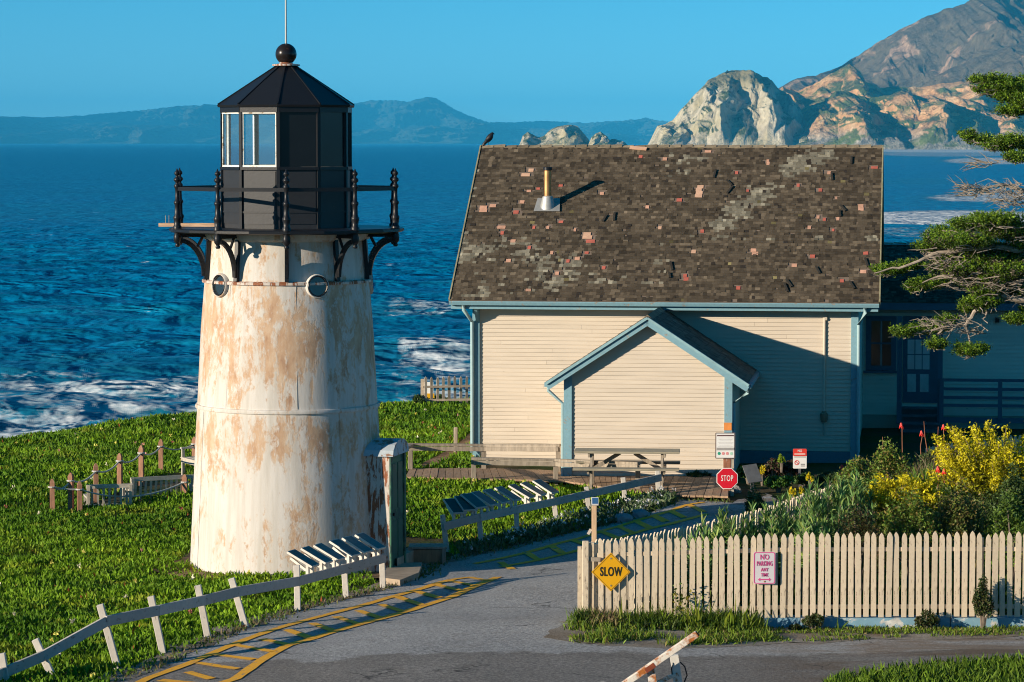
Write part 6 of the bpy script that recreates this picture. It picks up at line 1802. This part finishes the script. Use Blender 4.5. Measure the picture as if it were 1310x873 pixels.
for args in (("bare curved stalk, leftmost on the garden bank", 1130, 583, 559, 55.2, 6, False), ("tall red tipped stalk, leftmost with a flower", 1153, 578, 545), ("short red tipped stalk, second flower from the left", 1179, 582, 555), ("tallest bare brown stalk leaning left above the bank", 1183, 582, 539, 55.4, 7, False),
             ("bare straight stalk between two red flowers", 1201, 580, 546, 55.3, -3, False), ("red tipped stalk above the upright stone", 1207, 580, 547), ("short red flower right of the upright stone", 1222, 581, 562), ("bare stalk curving right beside the short picket run", 1233, 580, 552, 55.5, -3, False),
             ("small red flower low beside the small yellow bush", 1200, 612, 601, 51), ("second low red flower right of the small yellow bush", 1208, 618, 604, 51.2), ("bright red flower spike near the wall left of the bank", 1077, 622, 598, 60), ("short red flower beside the spike near the wall", 1072, 622, 611, 59.8)):
    aloe(*args)
# dry grass on the crest
x = np.random.default_rng(61).uniform(5.6, 8.4, 2600); y = 54.6 + np.random.default_rng(62).normal(0, .6, 2600)
P = np.stack([x, y, gz(x, y)], -1); rg = np.random.default_rng(63)
dg_ = blades("dry_grass", P, .42, .010, .35, pal(rg, 2600, [(.26, .20, .14), (.17, .13, .09), (.12, .12, .05)]), LEAF, seed=64); tag(dg_, "dry brown grass along the crest of the garden bank", "grass", kind="stuff")
# low cover on the bank so no bare soil shows
gp_ = [(1.5, 45.4), (9.4, 45.4), (9.4, 56.5), (6.2, 56.5), (5.5, 53.0), (3.1, 48.0)]
x, y, rg = scatter(gp_, 190, 71); N = len(x); P = np.stack([x, y, gz(x, y)], -1)
gc_ = blades("bank_cover", P, .24, .034, .7, pal(rg, N, OLIVE + GREEN_), LEAF, seed=72); tag(gc_, "mixed low growth covering the garden bank", "ground cover", kind="stuff")

tg_ = [(9.3, 44.5), (22, 44.5), (22, 72), (9.6, 72), (9.3, 60)]
x, y, rg = scatter(tg_, 70, 75); N = len(x); P = np.stack([x, y, gz(x, y)], -1)
tc_ = blades("tree_cover", P, .20, .034, .7, pal(rg, N, OLIVE + GREEN_), LEAF, seed=76); tag(tc_, "mixed low growth under the cypress", "ground cover", kind="stuff")

# ---- bed of flowers by the shaded wall
for i, (px, yt, D, w, cols, lab) in enumerate((
        (958, 596, 64.2, 34, [(.05, .13, .02), (.10, .20, .03)], "leafy green bedding plant against the porch corner"), (988, 588, 64.0, 34, [(.08, .05, .035), (.12, .06, .05), (.05, .08, .02)], "purple brown leafed bedding plant by the shaded wall"),
        (1010, 592, 64.2, 34, [(.09, .045, .04), (.13, .07, .05), (.06, .09, .02)], "reddish leafed bedding plant left of the red notice"), (996, 610, 62.8, 40, [(.05, .14, .02), (.11, .21, .03)], "broad bright green bedding plant in the middle of the wall bed"),
        (1030, 606, 63.4, 34, [(.04, .09, .02), (.07, .12, .03)], "dark green bedding plant under the red notice"), (1062, 606, 63.4, 46, [(.03, .07, .02), (.05, .08, .03)], "shaded leafy plant at the right end of the wall bed"), (893, 603, 64.9, 50, [(.03, .06, .015), (.05, .09, .02)], "low weeds growing against the porch foot behind the picnic table"))):
    shrub_px("bedding_plant", lab, px, yt, D, w, 1500, .085, cols, 400 + 3 * i, cat="plant", group="bedding plants by the house", asp=.6, lumps=12)
YF = [(.75, .58, .01), (.62, .50, .02), (.20, .25, .02)]
for i, (px, yt, D, w, lab) in enumerate(((975, 597, 63.2, 14, "yellow flower cluster beside the reading panel"), (1014, 623, 61.6, 12, "round yellow flower clump at the front of the wall bed"), (1025, 623, 61.6, 10, "small yellow flower clump at the front of the wall bed, right one"),
                                         (1000, 580, 63.8, 10, "pointed lime green flower spike in the wall bed"), (1036, 604, 62.8, 11, "pointed yellow flower spike right of the red notice"))):
    b, t = G(px, yt, D)
    shrub("flower_clump", lab, Vector((b.x, b.y, t.z - .30)), (w / 2 * D / F, w / 2 * D / F, .17), 420, .05, YF if i != 3 else [(.35, .45, .03), (.22, .34, .03)], seed=450 + i * 3, cat="flowers", group="flower clumps in the wall bed", lumps=8, mat=LEAFY)
    
# ---- small shrubs and iris at the fence foot
for i, (px, yt, w, n, lab) in enumerate(((1040, 787, 32, 1500, "small dark shrub against the blue wall right of the no parking sign"), (1017, 800, 16, 500, "tiny shrub beside the leftmost wall shrub"), (1182, 785, 42, 1700, "low spreading shrub against the middle of the blue wall"), (1258, 746, 30, 2600, "tall narrow shrub climbing the picket fence near the right"), (1113, 804, 14, 400, "tiny dark plant at the foot of the blue wall"))):
    p = at(px, yt, 44.78); b = Vector((p.x, 44.78, g1(p.x, 44.78)))
    shrub("wall_shrub", lab, b, (w / 2 * 44.8 / F, .16, (p.z - b.z) / 1.72), n, .042, [(.03, .06, .015), (.06, .09, .02), (.09, .08, .03)], seed=500 + 4 * i, group="shrubs along the blue wall", lumps=14, spread=.42)
p = at(868, 752, 44.85); b = Vector((p.x, 44.85, g1(p.x, 44.85)))
tw = empty("climbing_weed", b); tag(tw, "thin leafy weed climbing the pickets between the two signs", "weed")
mb = MB(); C = []
for k, (dx, h) in enumerate(((-.05, .55), (.06, .62), (.16, .5), (0, .42))):
    mb.tube([(dx * .2, 0, 0), (dx * .6, -.02, h * .5), (dx, -.03, h)], [.006, .005, .003], 4)
    for q in range(22): f = random.uniform(.5, 1.1); C.append((dx * f + random.gauss(0, .03), -.03 + random.gauss(0, .03), h * f + random.gauss(0, .03)))
mb.build("stems", BARK, tw); leaf_cloud("foliage", np.array(C), .055, pal(np.random.default_rng(2), len(C), [(.12, .19, .02), (.06, .11, .02), (.28, .25, .03)]), LEAFY, tw, 9, .2, .6)
for i, (px, D, n, L, lab) in enumerate(((897, 44.55, 26, .55, "tallest iris clump with sword leaves at the fence foot"), (936, 44.5, 22, .42, "second iris clump left of the no parking sign"), (952, 44.5, 24, .48, "iris clump just left of the no parking sign"), (973, 44.5, 18, .34, "short iris clump below the no parking sign"), (882, 44.6, 10, .36, "sparse iris tuft left of the tallest clump"), (800, 44.6, 9, .42, "yellow green iris tuft below the yellow diamond sign"), (826, 44.6, 8, .4, "thin iris tuft right of the yellow diamond sign"), (1077, 44.5, 5, .22, "single yellowing iris tuft against the blue wall"))):
    x_ = (px - 655) / F * D; b = Vector((x_, D, g1(x_, D)))
    o = empty("iris_clump", b); tag(o, lab, "plant", "iris clumps at the fence foot"); rg = np.random.default_rng(600 + i)
    P = np.stack([rg.normal(0, .06, n), rg.normal(0, .05, n), np.zeros(n)], -1)
    blades("sword_leaves", P, L, .028, .28, pal(rg, n, [(.17, .25, .02), (.24, .30, .03), (.12, .19, .02)]), LEAFY, o, 610 + i, .35)
# ---- shrubs at the cliff edge
for i, (px, py, w, h, cols, lab) in enumerate(((150, 533, 26, 16, [(.07, .08, .03), (.11, .10, .06)], "small brownish bush, leftmost on the cliff edge"), (174, 531, 24, 17, [(.04, .08, .02), (.07, .12, .03)], "small green bush second from the left on the cliff edge"), (216, 527, 30, 22, [(.05, .11, .02), (.09, .16, .03)], "larger bright green bush on the cliff edge left of the lighthouse"), (238, 527, 30, 15, [(.18, .15, .14), (.13, .11, .10)], "greyish dry bush on the cliff edge beside the lighthouse"), (196, 530, 26, 12, [(.16, .14, .12), (.10, .10, .07)], "low dry scrub between the green cliff bushes"),
        (505, 520, 26, 10, [(.06, .12, .02), (.09, .15, .03)], "low bush on the cliff edge right of the lighthouse"), (560, 517, 34, 12, [(.07, .13, .03), (.12, .17, .05)], "leafy plant at the foot of the cliff edge pickets"), (538, 520, 22, 16, [(.06, .12, .03), (.10, .16, .04)], "leafy plant left of the cliff edge sign"))):
    b = gnd(px, py); D = b.y
    shrub("cliff_bush", lab, b - Vector((0, 0, .05)), (w / 2 * D / F, .35, h * D / F / 1.6), 900, .09, cols, seed=700 + 3 * i, group="bushes on the cliff edge", lumps=10)

# ================================================================== CYPRESS
CD = 58.0
TX, TY = 13.2, 59.0
cy_ = empty("cypress_tree", Vector((TX, TY, g1(TX, TY)))); tag(cy_, "wind shaped cypress reaching in from the right with flat green pads", "tree")
def cp_(px, py, D=CD): return at(px, py, D) - cy_.location
tz = 0
mb = MB(); mb.tube([(0, 0, -.2), (.1, .1, 1.8), (-.2, 0, 3.4), (.15, .1, 5.2), (0, 0, 7.2), (.3, .2, 9.4)], [.42, .34, .30, .25, .18, .06], 12); mb.build("trunk", BARK, cy_, True)
LICH = m_plain("lichened branch", (.30, .25, .20), .95, .35, 10, bump=.6)
limbs = [[(0, 0, 6.4), cp_(1400, 175), cp_(1340, 150), cp_(1290, 128), cp_(1240, 108)], [(0, 0, 6.0), cp_(1400, 225), cp_(1330, 205), cp_(1290, 192), cp_(1236, 178)], [(0, 0, 5.6), cp_(1390, 265), cp_(1330, 250), cp_(1285, 238), cp_(1232, 245)],
         [(0, 0, 4.6), cp_(1400, 340), cp_(1330, 320), cp_(1270, 318), cp_(1200, 322), cp_(1150, 342), cp_(1118, 350)], [(0, 0, 4.2), cp_(1400, 385), cp_(1330, 362), cp_(1270, 350), cp_(1215, 352), cp_(1180, 362)],
         [(0, 0, 4.0), cp_(1400, 405), cp_(1330, 385), cp_(1280, 378), cp_(1250, 395), cp_(1235, 415), cp_(1205, 420), cp_(1165, 428)], [cp_(1235, 415), cp_(1240, 432), cp_(1242, 450)], [(0, 0, 3.9), cp_(1390, 425), cp_(1330, 408), cp_(1298, 412)],
         [cp_(1205, 420), cp_(1196, 432), cp_(1197, 446)], [cp_(1262, 384), cp_(1262, 400), cp_(1258, 408)], [cp_(1270, 318), cp_(1230, 300), cp_(1205, 295)], [cp_(1330, 320), cp_(1290, 295), cp_(1250, 285)]]
for k, L_ in enumerate(limbs):
    n = len(L_); r0 = .085 if n >= 5 else .025
    L2 = []
    for a, b in zip(L_, L_[1:]):
        a, b = Vector(a), Vector(b)
        for q in range(4): L2.append(a.lerp(b, q / 4) + Vector((0, 1, 1)) * random.uniform(-.035, .035))
    L2.append(Vector(L_[-1]))
    MB().tube(L2, list(np.linspace(r0, .010, len(L2))), 7).build("limb", LICH, cy_, True)
PADS = [(1268, 106, 42, 9, 1), (1288, 124, 40, 9, 1), (1297, 145, 38, 9, 1), (1262, 118, 24, 6, 1), (1310, 110, 30, 12, 1), (1322, 135, 40, 14, 1), (1255, 183, 30, 7, 1), (1293, 184, 34, 9, 1), (1302, 205, 26, 8, 1), (1238, 177, 12, 4, 1), (1320, 190, 30, 12, 1),
        (1215, 302, 50, 14, 1), (1245, 290, 50, 12, 1), (1285, 300, 50, 16, .8), (1190, 318, 34, 10, 1), (1310, 320, 44, 16, 1), (1264, 322, 44, 14, .6), (1138, 349, 36, 9, 1), (1162, 343, 22, 7, .8), (1187, 366, 40, 9, 1), (1172, 371, 22, 6, 1), (1243, 346, 34, 12, .9), (1224, 352, 26, 9, .6), (1286, 335, 46, 10, .8), (1256, 390, 36, 14, 1), (1262, 376, 34, 10, .8), (1242, 398, 20, 8, 1),
        (1187, 424, 44, 9, 1), (1157, 428, 24, 8, 1), (1197, 444, 18, 7, 1), (1240, 453, 34, 6, 1), (1232, 449, 14, 5, 1), (1252, 450, 14, 5, 1), (1302, 411, 26, 9, 1), (1212, 413, 20, 6, .9), (1320, 345, 40, 18, .8), (1325, 400, 30, 12, .8)]
PADS += [(1235, 312, 60, 16, .9), (1205, 310, 40, 12, .9), (1275, 285, 60, 14, 1), (1300, 300, 50, 18, .9), (1255, 335, 60, 16, .75), (1290, 350, 55, 18, .75), (1225, 330, 44, 14, .7), (1270, 360, 50, 16, .6), (1210, 345, 40, 12, .6), (1300, 375, 40, 16, .7), (1240, 365, 40, 12, .6), (1285, 115, 40, 12, 1), (1300, 128, 40, 14, 1), (1280, 190, 36, 9, 1)]
C = []; K = []; rg = np.random.default_rng(81); TW = MB()
for (px, py, w, h, gfrac) in PADS:
    D0 = CD + rg.uniform(-.5, .7); c = np.array(cp_(px, py, D0)); rx_ = w / 2 * CD / F; rz_ = h / 2 * CD / F; ry_ = rx_ * .8
    nsp = int(40 + w * h * .34)
    for k in range(nsp):
        u = unit(rg.normal(0, 1, 3)) * rg.random() ** .4; p = c + u * np.array([rx_ * 1.1, ry_, rz_ * 1.0])
        m = 18; d = unit(np.array([u[0] * 1.2, u[1] * 1.2, .55 + abs(rg.normal(0, .3))]))
        f = rg.random((m, 1)) * .17
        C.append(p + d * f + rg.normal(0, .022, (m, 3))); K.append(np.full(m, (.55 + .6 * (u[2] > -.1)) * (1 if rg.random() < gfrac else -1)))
    for k in range(5 + int(w * .22)):
        a = c + rg.normal(0, .4, 3) * np.array([rx_, ry_, rz_]) - np.array([0, 0, rz_ * .6]); b = a + rg.normal(0, .5, 3) * np.array([rx_ * 1.3, ry_, rz_ * 1.2])
        TW.tube([Vector(a), Vector((a + b) / 2 + rg.normal(0, .03, 3)), Vector(b)], [.011, .008, .003], 4)
C = np.concatenate(C); K = np.concatenate(K); N = len(C)
gcol = pal(rg, N, [(.08, .16, .012), (.14, .25, .015), (.05, .10, .012), (.20, .30, .02)]); dead = pal(rg, N, [(.16, .13, .10), (.11, .10, .06)])
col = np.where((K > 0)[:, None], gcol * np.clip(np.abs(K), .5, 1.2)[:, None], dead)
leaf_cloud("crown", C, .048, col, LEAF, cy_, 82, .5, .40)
# bare brown twiggy sprays
for (px, py, w, h, n) in ((1272, 243, 80, 16, 120), (1262, 360, 90, 26, 130), (1225, 335, 60, 22, 70), (1215, 415, 60, 12, 60), (1300, 260, 40, 14, 50), (1290, 370, 50, 20, 60), (1250, 420, 30, 14, 26), (1262, 210, 40, 8, 20)):
    for k in range(n):
        a = cp_(px + rg.uniform(-.5, .5) * w, py + rg.uniform(-.5, .5) * h, CD + rg.uniform(-.5, .6)); L_ = rg.uniform(.15, .45)
        d = Vector((-abs(rg.normal(.8, .4)), rg.normal(0, .4), rg.normal(.05, .35))).normalized()
        TW.tube([a, a + d * L_ * .5 + Vector((0, 0, rg.normal(0, .03))), a + d * L_], [.009, .007, .002], 4)
tw_ = TW.build("twigs", LICH, cy_)
# the crown's unseen side, so the tree is whole from a step to the right
C = []
for k in range(60):
    a = rg.uniform(-1.4, 1.9); r = rg.uniform(.8, 4.2); z_ = rg.uniform(3.6, 9.6); c = np.array([r * math.cos(a) + .6, r * math.sin(a), z_])
    C.append(c + rg.normal(0, 1, (330, 3)) * np.array([.55, .55, .13]))
C = np.concatenate(C); leaf_cloud("crown", C, .085, pal(rg, len(C), [(.055, .12, .012), (.10, .19, .015), (.035, .075, .012)]), LEAF, cy_, 84, .5, .45)
# far tiny trees on the headland
for i, px in enumerate((930, 937)):
    t = at(px, 92, 8515)
    shrub("headland_tree", ("tiny windswept tree on the top of the grey headland, left one", "tiny tree on the top of the grey headland, right one")[i], t - Vector((0, 0, 8)), (7 + 3 * i, 7, 6), 500, 3.2, [(.04, .07, .03), (.06, .09, .04)], seed=900 + i, cat="tree", group="trees on the headland", lumps=8)
